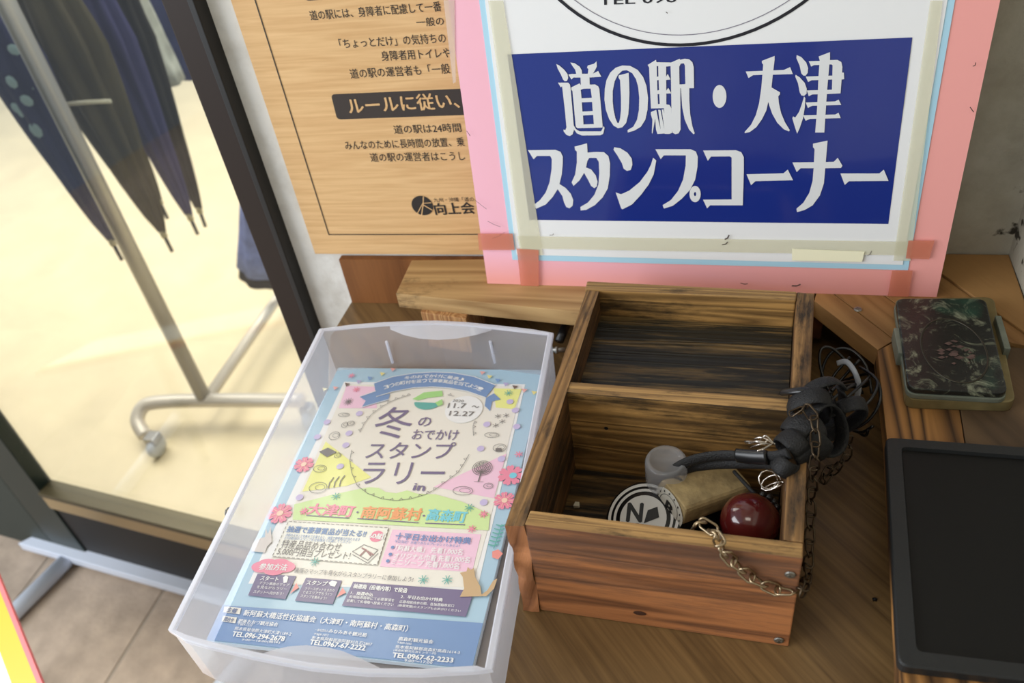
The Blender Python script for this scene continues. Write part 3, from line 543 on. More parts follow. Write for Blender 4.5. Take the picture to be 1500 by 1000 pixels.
bm_obj('lower_floor', prism([(-.1212, .3290), (.0362, .3268), (.0420, .4383), (-.1192, .4420)], .0006, .012), wood('ink_blackened_lower', (120, 92, 52), (60, 44, 26), ring=10, across=22, stain=.95, stain_col=(24, 23, 22), spos=.40, rough=.5, sstretch=(2.2, 20, 20)), bx)
MF = Matrix.Rotation(PI/2, 4, 'X')
screw(0.0423, .3148, 0.0823, .0034, bx, MF); screw(0.0414, .3148, 0.0076, .0034, bx, MF)
kb = lathe([(.0005, 0), (.0042, 0), (.0045, .0004), (.002, .0007), (0, .0006)], 18); kb.transform(Matrix.Translation((-0.0507, .3158, 0.0156)) @ MF @ Matrix.Scale(.5, 4, (0, 1, 0)))
bm_obj('knot', kb, mat('dark_knot', (66, 38, 24), .6), bx)
nh = lathe([(.0001, 0), (.0016, 0), (.0014, .0004), (0, .0003)], 12); nh.transform(Matrix.Translation((-0.0898, .4412, 0.064)) @ MF)
bm_obj('nail_hole', nh, mat('hole_black', (18, 14, 10), .9), bx)

# ================================================================== THINGS IN THE BOX
# clear acrylic knob stamp
ac = empty('clear_stamp', (-.041, .4115, .012), 'stamp with a clear cylindrical acrylic knob beside the box divider', 'stamp', 'stamps in the lower compartment')
acr0 = bpy.data.materials.new('clear_acrylic'); acr0.use_nodes = True
b_ = acr0.node_tree.nodes['Principled BSDF']; b_.inputs['Transmission Weight'].default_value = 1; b_.inputs['Roughness'].default_value = .03; b_.inputs['IOR'].default_value = 1.45; b_.inputs['Base Color'].default_value = (.95, .96, 1, 1)
acr = frosted('clear_plastic', (240, 242, 246), .70, .03)
bm_obj('knob', lathe([(0, .0235), (.0150, .0235), (.0155, .025), (.0155, .066), (.0142, .0685), (.0118, .0685), (.0106, .0672), (.0, .0668)], 40, Matrix.Translation((-.041, .4105, 0))), acr, ac, True)
bm_obj('stamp_base', lathe([(0, .0125), (.0150, .0125), (.0155, .014), (.0155, .022), (.014, .0233), (0, .0233)], 36, Matrix.Translation((-.041, .4105, 0))), mat('pale_grey_plastic', (186, 184, 178), .3), ac, True)
# round stamp pad with black and white label, tilted against the divider side
rs = empty('round_stamp', (-.052, .385, .012), 'round black stamp with white ringed label, left of the tan block', 'stamp', 'stamps in the lower compartment')
RM = Matrix.Translation((-.0540, .3815, .0325)) @ Matrix.Rotation(math.radians(20), 4, 'X') @ Matrix.Rotation(math.radians(-12), 4, 'Y')
bm_obj('body', lathe([(0, -.010), (.0280, -.010), (.0290, -.008), (.0290, .003), (.0275, .005), (0, .005)], 48, RM), mat('black_plastic', (20, 20, 21), .3), rs, True)
RF = Frame(RM @ Vector((0, 0, .0052)), RM.to_3x3() @ Vector((1, 0, 0)), RM.to_3x3() @ Vector((0, 1, 0)), RM.to_3x3() @ Vector((0, 0, 1)))
d = Deco(RF)
for r_, wd in ((.0255, .0022), (.0215, .0020)): d.ell((0, 0), r_, r_, .0002, 48, ring=wd)
d.ell((0, 0), .0175, .0175, .0002, 36); d.build('white_ring_print', mat('white_label', (214, 214, 212), .35), rs)
d = Deco(RF); d.text('N', ((-.012, .004), (-.001, .004), .014), .0005, .04); d.poly([(.001, -.004), (.012, .001), (.010, .009), (.003, .006)], .0005); d.poly([(-.013, -.007), (.004, -.012), (.012, -.006), (-.004, -.004)], .0005)
d.build('black_label_print', mat('black_label_ink', (16, 16, 16), .4), rs)
# tan block stamp
tb_ = empty('block_stamp', (-.01, .40, .02), 'tan wooden block stamp with a letter B label on its end', 'stamp', 'stamps in the lower compartment')
A = Vector((-0.0365,0.3864,0.046)); Bv = Vector((0.0172,0.432,0.03)); ax = (Bv-A).normalized(); up = Vector((.0, -.10, 1)); up = (up-ax*up.dot(ax)).normalized(); sd = up.cross(ax).normalized()
BL = .060
def tanblock(hw, hh, z0, z1, rad, l0, l1, m, name):
    bm = bmesh.new(); rows = []
    prof = rrect([(-hw, z0), (hw, z0), (hw*.92, z1), (-hw*.92, z1)], rad, 4)
    for l, s_ in ((l0, .97), (l0+.001, 1), (l1-.001, 1), (l1, .97)):
        rows.append([bm.verts.new(A+ax*l+sd*(p[0]*s_)+up*(p[1]*s_)) for p in prof])
    k = len(prof)
    for a, b in zip(rows, rows[1:]):
        for i in range(k): bm.faces.new((a[i], a[(i+1) % k], b[(i+1) % k], b[i]))
    bm.faces.new(rows[0][::-1]); bm.faces.new(rows[-1])
    return bm_obj(name, bm, m, tb_)
w_tan = mat('worn_tan_wood', (178, 156, 112), .6, bump=.3, bscale=300, var=.4, vscale=90)
tanblock(.0172, 0, -.004, .0135, .0055, 0, BL, w_tan, 'block')
tanblock(.0165, 0, -.0155, -.0041, .003, .001, BL-.001, mat('shade_black', (15, 15, 15), .6), 'shaded_lower_side')  # lower side of the block coloured black to stand for its shadow
EF = Frame(A-ax*.0004+up*.000, -sd, up, -ax)
if (EF.U.cross(EF.V)).dot(EF.N) < 0: EF.U = -EF.U
d = Deco(EF); d.ell((0, -.001), .0165, .0135, .0003, 30); d.build('end_label', mat('white_end_label', (218, 214, 200), .4), tb_)
d = Deco(EF); d.text('B', ((-.003, -.001), (.0045, -.001), .009), .0006, .05); d.ell((0, -.001), .0105, .0095, .0006, 30, ring=.0004)
for k in range(14):
    a = 2*PI*k/14; d.ell((math.cos(a)*.0133, -.001+math.sin(a)*.0114), .0006, .0011, .0006, 6)
d.build('end_print', mat('black_label_ink'), tb_)
# maroon ball knob stamp
bk = empty('maroon_knob_stamp', (.022, .377, .012), 'dark red glossy round knob stamp in the front right corner', 'stamp', 'stamps in the lower compartment')
prof = [(.0205*math.cos(t), .0500+.0195*math.sin(t)) for t in [(-78+168*i/24)*PI/180 for i in range(25)]]; prof[-1] = (0, prof[-1][1])
bm_obj('knob', lathe([(.008, .029)]+prof, 40, Matrix.Translation((.0195, .3768, 0))), mat('maroon_lacquer', (84, 22, 22), .16, coat=.6), bk, True)
bm_obj('stamp_base', lathe([(0, .0125), (.0155, .0125), (.0165, .014), (.0160, .026), (.0090, .0292), (0, .0292)], 36, Matrix.Translation((.0195, .3768, 0))), mat('black_plastic'), bk, True)
# small white chip and red sticker on the box floor
tag(bm_obj('wood_chip', rough_up(box(-.1120, -.1080, .4010, .4050, .0125, .0165, .0005), .0008, 300, 1), mat('pale_chip', (206, 200, 180), .7)), 'tiny pale chip in the back left corner of the lower compartment', 'chip')
rd = bm_obj('red_cap', lathe([(0, 0), (.004, 0), (.0045, .001), (.004, .006), (0, .0065)], 18, Matrix.Translation((-.0790, .3420, .0122))), mat('red_plastic', (196, 30, 36), .4)); tag(rd, 'small red cap peeking over the front board beside round stamp', 'cap')

# ---- black webbing strap and cords
blk = mat('black_webbing', (13, 13, 14), .62, bump=.5, bscale=900)
st = empty('black_strap_bundle', (0.0551,0.4124,0.115), 'tangled bundle of black webbing strap knotted over the right board', 'strap')
def ribbon(name, pts, w_, t_, parent, m=blk, up=(0, 0, 1), n=7, seg=10):
    return bm_obj(name, tube_bm(smooth_path(pts, n), w_, t_, seg, up), m, parent, True)
def wrap(name, c, rx_, rz_, rot, wid, th, parent, turns=1.0, spread=.0, seed=0):
    """webbing wound round the board, width along its own axis"""
    R_ = Matrix.Rotation(rot[2], 3, 'Z') @ Matrix.Rotation(rot[0], 3, 'X') @ Matrix.Rotation(rot[1], 3, 'Y'); c = Vector(c); q = []
    n_ = int(26*turns)
    for i in range(n_+1):
        a = 2*PI*i/26+seed; k_ = 1+.10*math.sin(2.3*a+seed)
        q.append(c+R_ @ Vector((rx_*k_*math.cos(a), spread*(i/n_-.5), rz_*k_*math.sin(a))))
    return bm_obj(name, tube_bm(q, th, wid, 10, tuple(R_ @ Vector((0, 1, 0)))), blk, parent, True)
wrap('strap_loop', (0.0557,0.4408,0.101), .0125, .016, (.15, .1, .1), .0068, .0016, st, 1.0)
wrap('strap_loop', (0.0648,0.4493,0.099), .0150, .019, (-.25, .2, .45), .0062, .0015, st, 1.0, seed=.6)
wrap('strap_loop', (0.0533,0.4149,0.099), .0150, .0165, (.5, .1, -.75), .0070, .0017, st, 1.0, seed=1.2)
wrap('strap_loop', (0.0657,0.4275,0.094), .0160, .017, (-.5, .3, .7), .0065, .0016, st, 1.05, seed=2)
wrap('strap_loop', (0.0441,0.4025,0.101), .0110, .012, (.3, -.2, -.9), .0070, .0017, st, 1.0, seed=.3)
wrap('strap_loop', (0.0758,0.4474,0.085), .0130, .022, (.2, .6, .2), .0060, .0015, st, 1.0, seed=2.6)
wrap('strap_loop', (0.0387,0.3863,0.1), .0060, .0085, (.8, .2, -.9), .0062, .0018, st, 1.0, seed=.1)
ribbon('strap_end', [(0.0383,0.4537,0.103),(0.0442,0.4487,0.109),(0.052,0.4459,0.113),(0.0612,0.4445,0.11)], .0040, .0024, st, m=mat('black_plastic'), up=(0, 0, 1))
knot = lathe([(0, -.012), (.008, -.010), (.0125, -.003), (.0125, .004), (.008, .010), (0, .012)], 16, Matrix.Translation((0.0519,0.415,0.104)) @ Matrix.Rotation(.6, 4, 'X'))
rough_up(knot, .002, 150, 1); bm_obj('knot', knot, blk, st, True)
# strap running to the block stamp
cs = empty('cord', (-0.0007,0.4082,0.08), 'flat black cord arching from the strap bundle to the tan block stamp', 'cord')
ribbon('band', [(-0.0443,0.4022,0.048),(-0.0362,0.4056,0.062),(-0.0219,0.409,0.072),(-0.0031,0.4086,0.08),(0.0151,0.401,0.09),(0.032,0.3903,0.104),(0.0399,0.3864,0.112)], .0040, .0016, cs, up=(0, -1, .6))
ribbon('band', [(-0.0408,0.4018,0.046),(-0.0291,0.41,0.058),(-0.0123,0.4103,0.066),(0.0065,0.4049,0.076),(0.0221,0.3962,0.088),(0.0384,0.3839,0.104)], .0034, .0014, cs, up=(0, -1, .6))
ribbon('clip', [(0.0083,0.4008,0.09),(0.0172,0.3961,0.095),(0.0274,0.3913,0.101)], .0052, .0032, cs, m=mat('black_plastic'), up=(0, -1, .6))
ribbon('loose_end', [(-0.0365,0.4034,0.06),(-0.0305,0.4028,0.057),(-0.0263,0.399,0.053),(-0.0238,0.3917,0.0515)], .0013, .0010, cs)
# twist ties
tw = empty('wire_twist_tie', (0.0289,0.3868,0.118), 'shiny silver wire ends twisted round the black strap', 'wire')
silver = mat('shiny_wire', (214, 206, 196), .25, 1)
for k in range(9):
    a = k*.7; c0 = Vector((0.031,0.3852,0.118))
    q = [c0+Vector((-.002*k/3, .001, .002)), c0+Vector((-.008+.003*math.sin(a), .004*math.cos(a), .004+.003*math.sin(a*2))), c0+Vector((-.013+.006*math.sin(a), .006*math.cos(a*1.3), .003*math.sin(a)))]
    bm_obj('wire_end', tube_bm(smooth_path(q, 4), .0005, .0005, 6), silver, tw, True)
tw2 = empty('wire_coil', (0.0303,0.3846,0.085), 'small coil of fine wire hanging under the black strap', 'wire')
for k in range(3):
    c0 = Vector((0.029,0.3862,0.085)); q = [c0+Vector((.006*math.cos(t)+k*.002, .004*math.sin(t), .005*math.sin(t+k)-k*.003)) for t in [i*.6 for i in range(11)]]
    bm_obj('wire_loop', tube_bm(q, .0006, .0006, 6), silver, tw2, True)
# black knotted cord behind the ball
kc = empty('bead_cord', (0.0336,0.3961,0.05), 'black knotted cord beside the dark red knob', 'cord')
for k in range(7):
    p = [(0.0229,0.3908,0.06),(0.0274,0.3938,0.06),(0.0316,0.3919,0.06),(0.0349,0.3903,0.058),(0.0368,0.3874,0.056),(0.0361,0.3841,0.054),(0.0344,0.3813,0.052)][k]
    bm_obj('cord_knot', lathe([(0, -.0025), (.0022, -.0016), (.0028, 0), (.0022, .0016), (0, .0025)], 10, Matrix.Translation(p)), mat('black_plastic'), kc, True)
ribbon('cord', [(0.0069,0.4109,0.062),(0.0167,0.3982,0.062),(0.0247,0.391,0.06),(0.033,0.3905,0.059),(0.0369,0.3858,0.055),(0.0336,0.3798,0.05)], .0014, .0014, kc)

# ---- chains
brass = mat('tarnished_brass', (168, 150, 122), .32, 1)
def link_bm(L_, r, t):
    pts = []
    for i in range(20):
        a = 2*PI*i/20; x = r*math.cos(a); y = r*math.sin(a)+(L_/2-r if math.sin(a) >= 0 else -(L_/2-r)); pts.append((x, y, .35*r*math.sin(2*a)))
    return tube_bm(pts, t, t, 7, closed=True)
lm = None
def chain(root, pts, L_, r, t, step, n=8, tilt=.55):
    global lm
    P = smooth_path(pts, n); cum = [0]
    for a, b in zip(P, P[1:]): cum.append(cum[-1]+(b-a).length)
    bmx = link_bm(L_, r, t); me = bpy.data.meshes.new('chain_link'); bmx.to_mesh(me); bmx.free(); me.materials.append(brass)
    for p in me.polygons: p.use_smooth = True
    s_ = step*.5; k = 0
    while s_ < cum[-1]:
        i = max(j for j in range(len(cum)) if cum[j] <= s_); i = min(i, len(P)-2)
        f = (s_-cum[i])/(cum[i+1]-cum[i]+1e-9); c = P[i].lerp(P[i+1], f); d_ = (P[i+1]-P[i]).normalized()
        u = Vector((0, -.4, 1)); sx = d_.cross(u)
        if sx.length < .2: sx = d_.cross(Vector((1, 0, 0)))
        sx.normalize(); nz = sx.cross(d_)
        M = Matrix((sx, d_, nz)).transposed().to_4x4(); M = M @ Matrix.Rotation(tilt if k % 2 else tilt-1.45, 4, 'Y')
        o = bpy.data.objects.new('chain_link', me); COL.objects.link(o); o.parent = root; o.matrix_local = Matrix.Translation(c-root.location) @ M
        s_ += step; k += 1
c1 = empty('front_chain', (0.0184,0.3092,0.1), 'tarnished chain draped over the front board to its corner screw', 'chain', 'chains around the stamp box')
chain(c1, [(-0.0159,0.3344,0.094),(-0.0107,0.3305,0.102),(-0.0047,0.3257,0.1025),(-0.0002,0.312,0.11),(0.0041,0.3118,0.099),(0.0127,0.3118,0.0868),(0.0229,0.3118,0.0761),(0.0363,0.3118,0.0688),(0.0483,0.3112,0.0695)], .0125, .0036, .0008, .0092)
brass = mat('dull_dark_brass', (84, 72, 58), .38, 1)
c2 = empty('side_chain', (0.0554,0.3778,0.1), 'tarnished chain hanging from strap bundle down the box right side', 'chain', 'chains around the stamp box')
chain(c2, [(0.042,0.4169,0.118),(0.0495,0.4189,0.122),(0.0554,0.4113,0.12),(0.0566,0.4007,0.113),(0.0567,0.3896,0.108),(0.0571,0.3866,0.09),(0.0576,0.38,0.07),(0.0572,0.365,0.06),(0.0563,0.3467,0.055),(0.0536,0.3273,0.06),(0.0483,0.3043,0.08)], .0120, .0034, .0007, .0090)
c3 = empty('spare_chain', (0.0738,0.4297,0.05), 'loose darker chain lying on the counter behind the right board', 'chain', 'chains around the stamp box')
brass2 = brass
chain(c3, [(0.0835,0.4316,0.085),(0.0828,0.4272,0.07),(0.0763,0.4256,0.055),(0.0687,0.4194,0.05),(0.0709,0.4206,0.06),(0.0787,0.4306,0.06)], .0090, .0028, .0006, .0072)
# grey cable tie arc and black cord tangle
ct = bm_obj('cable_tie', tube_bm(smooth_path([(0.0801,0.5144,0.08),(0.0864,0.512,0.084),(0.0919,0.503,0.082),(0.0953,0.4967,0.074),(0.0944,0.4921,0.064),(0.0924,0.4899,0.055)], 6), .0022, .0006, 8, up=(1, 0, .3)), mat('grey_nylon', (132, 134, 138), .4), None, True)
tag(ct, 'grey plastic cable tie arching in the gap behind the strap bundle', 'cable tie')
ctg = empty('cord_tangle', (0.0909,0.518,0.05), 'tangle of thin black cords in the dark gap right of box', 'cord')
for k in range(7):
    c0 = Vector((0.0898,0.5074,0.045)); q = []
    for i in range(9):
        t = i*.75+k; q.append(c0+Vector((.018*math.cos(t)+.004*math.sin(k*3), .030*math.sin(t*.8+k), .020*math.sin(t+k*1.7)+.012)))
    bm_obj('cord', tube_bm(smooth_path(q, 4), .0012, .0012, 7), mat('black_plastic'), ctg, True)

# ================================================================== INK PAD TIN
tn = empty('ink_pad_tin', (0.1702,0.5527,0.062), 'worn black ink pad tin with scratched lid on the raised shelf', 'ink pad')
def quad_in(p, s_):
    c = Vector((sum(q[0] for q in p)/4, sum(q[1] for q in p)/4)); return [tuple(c+(Vector(q)-c)*s_) for q in p]
tq = [(0.1265,0.4873),(0.201,0.4909),(0.2079,0.5893),(0.1367,0.5837)]
tq = [(0.1281,0.4877),(0.2015,0.4919),(0.2093,0.6188),(0.1323,0.6116)]
bm_obj('base', prism(rrect(tq, .008, 5), HS+.0002, HS+.010, .0012), mat('tan_tin', (138, 124, 84), .45, .4, var=.3, vscale=60), tn)
lq = [(0.1273,0.4883),(0.1944,0.4893),(0.199,0.6043),(0.1296,0.5997)]
bm_obj('tray_rim', prism(rrect(quad_in(lq, 1.0), .008, 5), HS+.010, HS+.0145, .001), mat('grey_green_tin', (120, 126, 112), .45, .4, var=.25, vscale=60), tn)
lidm = bpy.data.materials.new('scratched_black_lid'); lidm.use_nodes = True
def _lid(m):
    nt = m.node_tree; N = nt.nodes; K = nt.links; b = N['Principled BSDF']; b.inputs['Roughness'].default_value = .28
    tc = N.new('ShaderNodeTexCoord'); n = N.new('ShaderNodeTexNoise'); n.inputs['Scale'].default_value = 48; n.inputs['Detail'].default_value = 10; n.inputs['Roughness'].default_value = .72; n.inputs['Distortion'].default_value = 1.6; K.new(tc.outputs['Object'], n.inputs['Vector'])
    r = N.new('ShaderNodeValToRGB'); K.new(n.outputs[0], r.inputs[0]); e = r.color_ramp.elements
    e[0].position = .52; e[0].color = lin((27, 28, 26)); e[1].position = .70; e[1].color = lin((138, 142, 118))
    n2 = N.new('ShaderNodeTexNoise'); n2.inputs['Scale'].default_value = 25; K.new(tc.outputs['Object'], n2.inputs['Vector'])
    mr = N.new('ShaderNodeMapRange'); mr.inputs['From Min'].default_value = .60; mr.inputs['From Max'].default_value = .74; mr.inputs['To Max'].default_value = .5; K.new(n2.outputs[0], mr.inputs[0])
    mx = N.new('ShaderNodeMix'); mx.data_type = 'RGBA'; K.new(mr.outputs[0], mx.inputs[0]); K.new(r.outputs[0], mx.inputs[6]); mx.inputs[7].default_value = lin((40, 84, 66))
    K.new(mx.outputs[2], b.inputs['Base Color'])
    bp = N.new('ShaderNodeBump'); bp.inputs['Strength'].default_value = .3; bp.inputs['Distance'].default_value = .001; K.new(n.outputs[0], bp.inputs['Height']); K.new(bp.outputs[0], b.inputs['Normal'])
_lid(lidm)
bm_obj('lid', prism(rrect(quad_in(lq, .985), .008, 5), HS+.0145, HS+.0195, .0014), lidm, tn)
ed = Vector((lq[1][0]-lq[0][0], lq[1][1]-lq[0][1], 0)).normalized(); en = Vector((-ed.y, ed.x, 0))
TF = Frame((lq[0][0], lq[0][1], HS+.0195), ed, en, (0, 0, 1))
lc_ = (0.165,0.5362,0.0815); ov = Vector(lc_)
ovp = []
for i in range(40):
    a = 2*PI*i/40; ovp.append(ov+ed*.0225*math.cos(a)+en*.0375*math.sin(a)+Vector((0, 0, .0002)))
bm_obj('embossed_oval', tube_bm(ovp, .0008, .0005, 6, closed=True), mat('worn_tin_edge', (62, 58, 48), .4, .5), tn, True)
d = Deco(TF); 
def tl2(px_): return None
cu_ = (ov-TF.O).dot(ed); cv_ = (ov-TF.O).dot(en)
random.seed(3)
for k in range(26):
    a = random.uniform(0, 2*PI); r_ = random.uniform(0, 1); x_ = cu_+.013*r_*math.cos(a); y_ = cv_-.004+.014*r_*math.sin(a); s_ = random.uniform(.001, .0035)
    d.poly([(x_-s_, y_), (x_, y_-s_*.6), (x_+s_, y_+s_*.2), (x_+s_*.2, y_+s_*.8)], .0003+.00001*k)
d.build('worn_crest', mat('faded_crest_pink', (92, 72, 66), .5, var=.5, vscale=150), tn)
for (pa, pb) in (((0.1278,0.5629,0.074), (0.1282,0.5319,0.074)), ((0.2048,0.5844,0.072), (0.2042,0.5442,0.072))):
    a = Vector(pa); b = Vector(pb); dd = (b-a).normalized(); nn = Vector((-dd.y, dd.x, 0))*.0022
    bm_obj('latch', prism([tuple((a-nn)[:2]), tuple((b-nn)[:2]), tuple((b+nn)[:2]), tuple((a+nn)[:2])], HS+.004, HS+.017, .0006), mat('grey_green_tin'), tn)

# ================================================================== BLACK MAT (rubber tray)
mt = empty('black_rubber_mat', (.17, .36, HS), 'large black rubber stamping mat with raised rim on the right shelf', 'mat')
mq = [(0.1006,0.272),(0.1104,0.4498)]
mx0a, my0a = mq[0]; mx0b, my0b = mq[1]
mo = [(mx0a, my0a), (.2355, my0a+.004), (.2355, my0b+.001), (mx0b, my0b)]
mi = [(mx0a+.0105, my0a+.0105), (.2270, my0a+.0130), (.2270, my0b-.008), (mx0b+.0095, my0b-.0085)]
rub = mat('black_rubber_mat_mat', (28, 30, 31), .5, bump=.15, bscale=900)
O_ = rrect(mo, .006, 6); I_ = rrect(mi, .004, 6); bm = bmesh.new()
z0, z1, z2 = HS+.0003, HS+.0075, HS+.0045
ra = [bm.verts.new((p[0], p[1], z0)) for p in O_]; rb = [bm.verts.new((p[0], p[1], z1-.0008)) for p in O_]
O2 = rrect([(mo[0][0]+.0008, mo[0][1]+.0008), (mo[1][0]-.0008, mo[1][1]+.0008), (mo[2][0]-.0008, mo[2][1]-.0008), (mo[3][0]+.0008, mo[3][1]-.0008)], .006, 6)
rc = [bm.verts.new((p[0], p[1], z1)) for p in O2]; rd_ = [bm.verts.new((p[0], p[1], z1)) for p in I_]
re = [bm.verts.new((p[0]+(.0006 if p[0] < .2 else -.0006), p[1]+(.0006 if p[1] < .36 else -.0006), z2)) for p in I_]
k = len(O_)
for a, b in ((ra, rb), (rb, rc), (rc, rd_), (rd_, re)):
    for i in range(k): bm.faces.new((a[i], a[(i+1) % k], b[(i+1) % k], b[i]))
bm.faces.new(ra[::-1]); bm_obj('rim', bm, rub, mt)
bm = bmesh.new(); vs = [bm.verts.new((p[0]+(.0008 if p[0] < .2 else -.0008), p[1]+(.0008 if p[1] < .36 else -.0008), z2+.0002)) for p in I_]; bm.faces.new(vs)
bm_obj('inner_sheet', bm, mat('matte_black_sheet', (12, 12, 11), .5, spec=.3), mt)

# ================================================================== CLEAR TRAY
tr = empty('clear_plastic_tray', (-.26, .39, 0), 'frosted clear plastic document tray holding the leaflets', 'tray')
fr = frosted('frosted_polypropylene', (240, 243, 252), .54, .22)
frl = frosted('thick_frosted_rim', (244, 246, 254), .22, .2)
BK = [(-.3816, .5443), (-.350, .5535), (-.3187, .5596), (-.290, .5635), (-.269, .5655), (-.240, .5655), (-.2014, .5625), (-.175, .5600), (-.155, .5564)]
FRN = [(-.1300, .2365), (-.1390, .2340), (-.1723, .2264), (-.2069, .2211), (-.2438, .2185), (-.2835, .2192), (-.3197, .2212), (-.3390, .2230), (-.3540, .2280)]
def outline(off, ztag):
    top = BK+FRN; c = Vector((-.2545, .392)); out = []
    n = len(top)
    for i in range(n):
        p = Vector(top[i]); a = Vector(top[i-1]); b = Vector(top[(i+1) % n]); t = (b-a).normalized(); nn = Vector((t.y, -t.x))
        if (c-p).dot(nn) < 0: nn = -nn
        k = off*(1.25 if i in (0, 8, 9, 17) else 1); out.append(p+nn*k)
    return out
def ringwall(levels):
    bm = bmesh.new(); rows = []
    for off, z in levels: rows.append([bm.verts.new((p.x, p.y, z)) for p in outline(off, z)])
    n = len(rows[0])
    for a, b in zip(rows, rows[1:]):
        for i in range(n): bm.faces.new((a[i], a[(i+1) % n], b[(i+1) % n], b[i]))
    return bm, rows
bm, rows = ringwall([(.0015, .0580), (.0018, .030), (.0022, .0030), (.0035, .0010)])
bm.faces.new(rows[-1]); o = bm_obj('shell', bm, fr, tr)
bm, rows = ringwall([(.0036, .0580), (.0036, .0600), (.0028, .0606), (0.0002, .0606), (-.0004, .0600), (-.0004, .0565), (.0014, .0560)])
bm_obj('rim', bm, frl, tr)
# finger-pull flanges
for pts in ([(-0.3141,0.5564),(-0.2978,0.5495),(-0.2815,0.5458),(-0.2625,0.5453),(-0.2449,0.5487),(-0.2288,0.555),(-0.2145,0.5631)], [(-0.29,0.2212),(-0.2796,0.2282),(-0.2689,0.2329),(-0.257,0.2358),(-0.2427,0.2366),(-0.2303,0.2357),(-0.2121,0.2316),(-0.1966,0.2263)]):
    bkp = []
    for p in pts:
        src = BK if p[1] > .4 else FRN[::-1]
        for a, b in zip(src, src[1:]):
            if a[0] <= p[0] <= b[0]:
                f = (p[0]-a[0])/(b[0]-a[0]); yy = a[1]+(b[1]-a[1])*f; bkp.append((p[0], yy+(-.0028 if p[1] > .4 else .0028))); break
    zz = .0590
    bm = bmesh.new(); a = [bm.verts.new((p[0], p[1], zz-.005)) for p in pts]; b = [bm.verts.new((p[0], p[1], zz)) for p in bkp]
    for i in range(len(pts)-1): bm.faces.new((a[i], a[i+1], b[i+1], b[i]))
    bm_obj('finger_pull', bm, frl, tr, True)
for (pa, pb) in (((-0.3197,0.5525,0.042), (-0.3214,0.5555,0.012)), ((-0.2179,0.561,0.042), (-0.2185,0.5649,0.012))):
    a = Vector(pa); b = Vector(pb); bm_obj('rib', tube_bm([a, b], .0014, .0014, 8), frl, tr)

# ---- leaflets
LF = Frame((-0.38021,0.54917,0.0065), (0.99863,0.052336,0.0), (0.052336,-0.99863,0.0), (0, 0, 1), .001)
lf = empty('festival_leaflet', (-0.3802,0.5492,0.0065), 'light blue Japanese stamp rally leaflet lying in the clear tray', 'leaflet')
LQ = [(1.5, .5), (210.6, -4.6), (206.5, 299), (4.6, 299)]
bm_obj('paper_stack', fbox(LF, [(2.2, 1.4), (211.0, -3.6), (207.0, 299.6), (5.2, 299.6)], -.0046, -.0006), mat('stack_edge', (214, 226, 236), .6), lf)
bm_obj('sheet', fbox(LF, LQ, -.0006, 0), mat('pale_blue_print', (178, 208, 226), .3, coat=.2), lf)
def lmat(n, c): return mat('print_'+n, tuple(v+(248-v)*.22 for v in c), .35, coat=.15)  # print colours lightened to imitate haze from gloss reflections
E = .00018
def art(name, m, n): return Deco(LF), name, m, n
d = Deco(LF); d.poly([(14.7,20.58),(195.52,15.95),(196.87,235.83),(194.65,239.38),(16.06,249.94)], E); d.build('white_panel', lmat('white', (244, 244, 242)), lf)
d = Deco(LF); d.poly([(18.86,24.46),(192.56,19.49),(193.79,179.75),(192.46,236.26),(25.97,248.98),(23.75,171.32)], 2*E); d.build('cream_panel', lmat('cream', (240, 234, 220)), lf)
d = Deco(LF); d.poly([(19.47,26.21),(49.06,26.6),(60.0,55.22),(22.23,57.22)], 3*E); d.mark(); d.poly([(193.87,103.52),(139.0,144.39),(192.68,152.51),(193.11,127.89)], 3*E); d.mark()
d.poly([(116.35,190.21),(189.53,188.7),(189.87,223.24),(116.55,225.2)], 3*E); d.pieces('pink_shape', lmat('pink', (248, 196, 222)), lf)
d = Deco(LF); d.poly([(166.43,23.12),(193.18,23.08),(191.19,49.65),(173.49,48.3)], 3*E); d.mark(); d.poly([(24.95,99.99),(81.61,138.27),(62.54,149.12),(25.02,158.18)], 3*E); d.pieces('yellow_shape', lmat('yellow', (244, 244, 128)), lf)
d = Deco(LF); d.poly([(23.34,172.3),(50.48,160.67),(74.75,151.71),(83.52,149.11),(91.57,149.28),(99.13,153.13),(108.77,153.73),(117.12,150.05),(127.29,152.88),(142.6,152.28),(166.91,158.2),(192.71,168.79),(194.53,184.51),(28.15,187.76)], 4*E); d.build('green_hills', lmat('green', (206, 236, 150)), lf)
d = Deco(LF); d.poly([(25.44,224.68),(25.1,190.22),(112.93,189.34),(114.46,224.68)], 5*E); d.build('prize_box', lmat('cream2', (244, 242, 228)), lf)
blueL = lmat('ribbon_blue', (92, 130, 186))
d = Deco(LF)
d.poly([(46.81,22.44),(62.92,12.33),(83.13,6.35),(102.47,4.0),(122.3,4.2),(144.65,8.81),(167.41,19.43),(161.32,36.54),(142.2,29.11),(123.95,25.6),(107.84,24.63),(88.84,26.74),(69.19,33.09),(54.99,40.62)], 6*E); d.mark()
d.poly([(38.46,41.44),(52.0,32.93),(54.97,39.41),(67.27,35.63),(68.14,44.32),(44.99,55.54),(46.08,46.4)], 5*E); d.mark(); d.poly([(161.82,36.52),(168.21,30.26),(176.2,38.16),(168.65,40.88),(169.21,53.57),(162.83,47.01)], 5*E); d.mark()
fb_ = [(-0.81,270.43),(207.64,264.29)]; d.poly([(max(fb_[0][0], 3.9), fb_[0][1]), (min(fb_[1][0], 207), fb_[1][1]), (206.4, 298.9), (4.7, 298.9)], 3*E); d.pieces(['ribbon', 'ribbon_tail', 'ribbon_tail', 'footer_band'], blueL, lf)
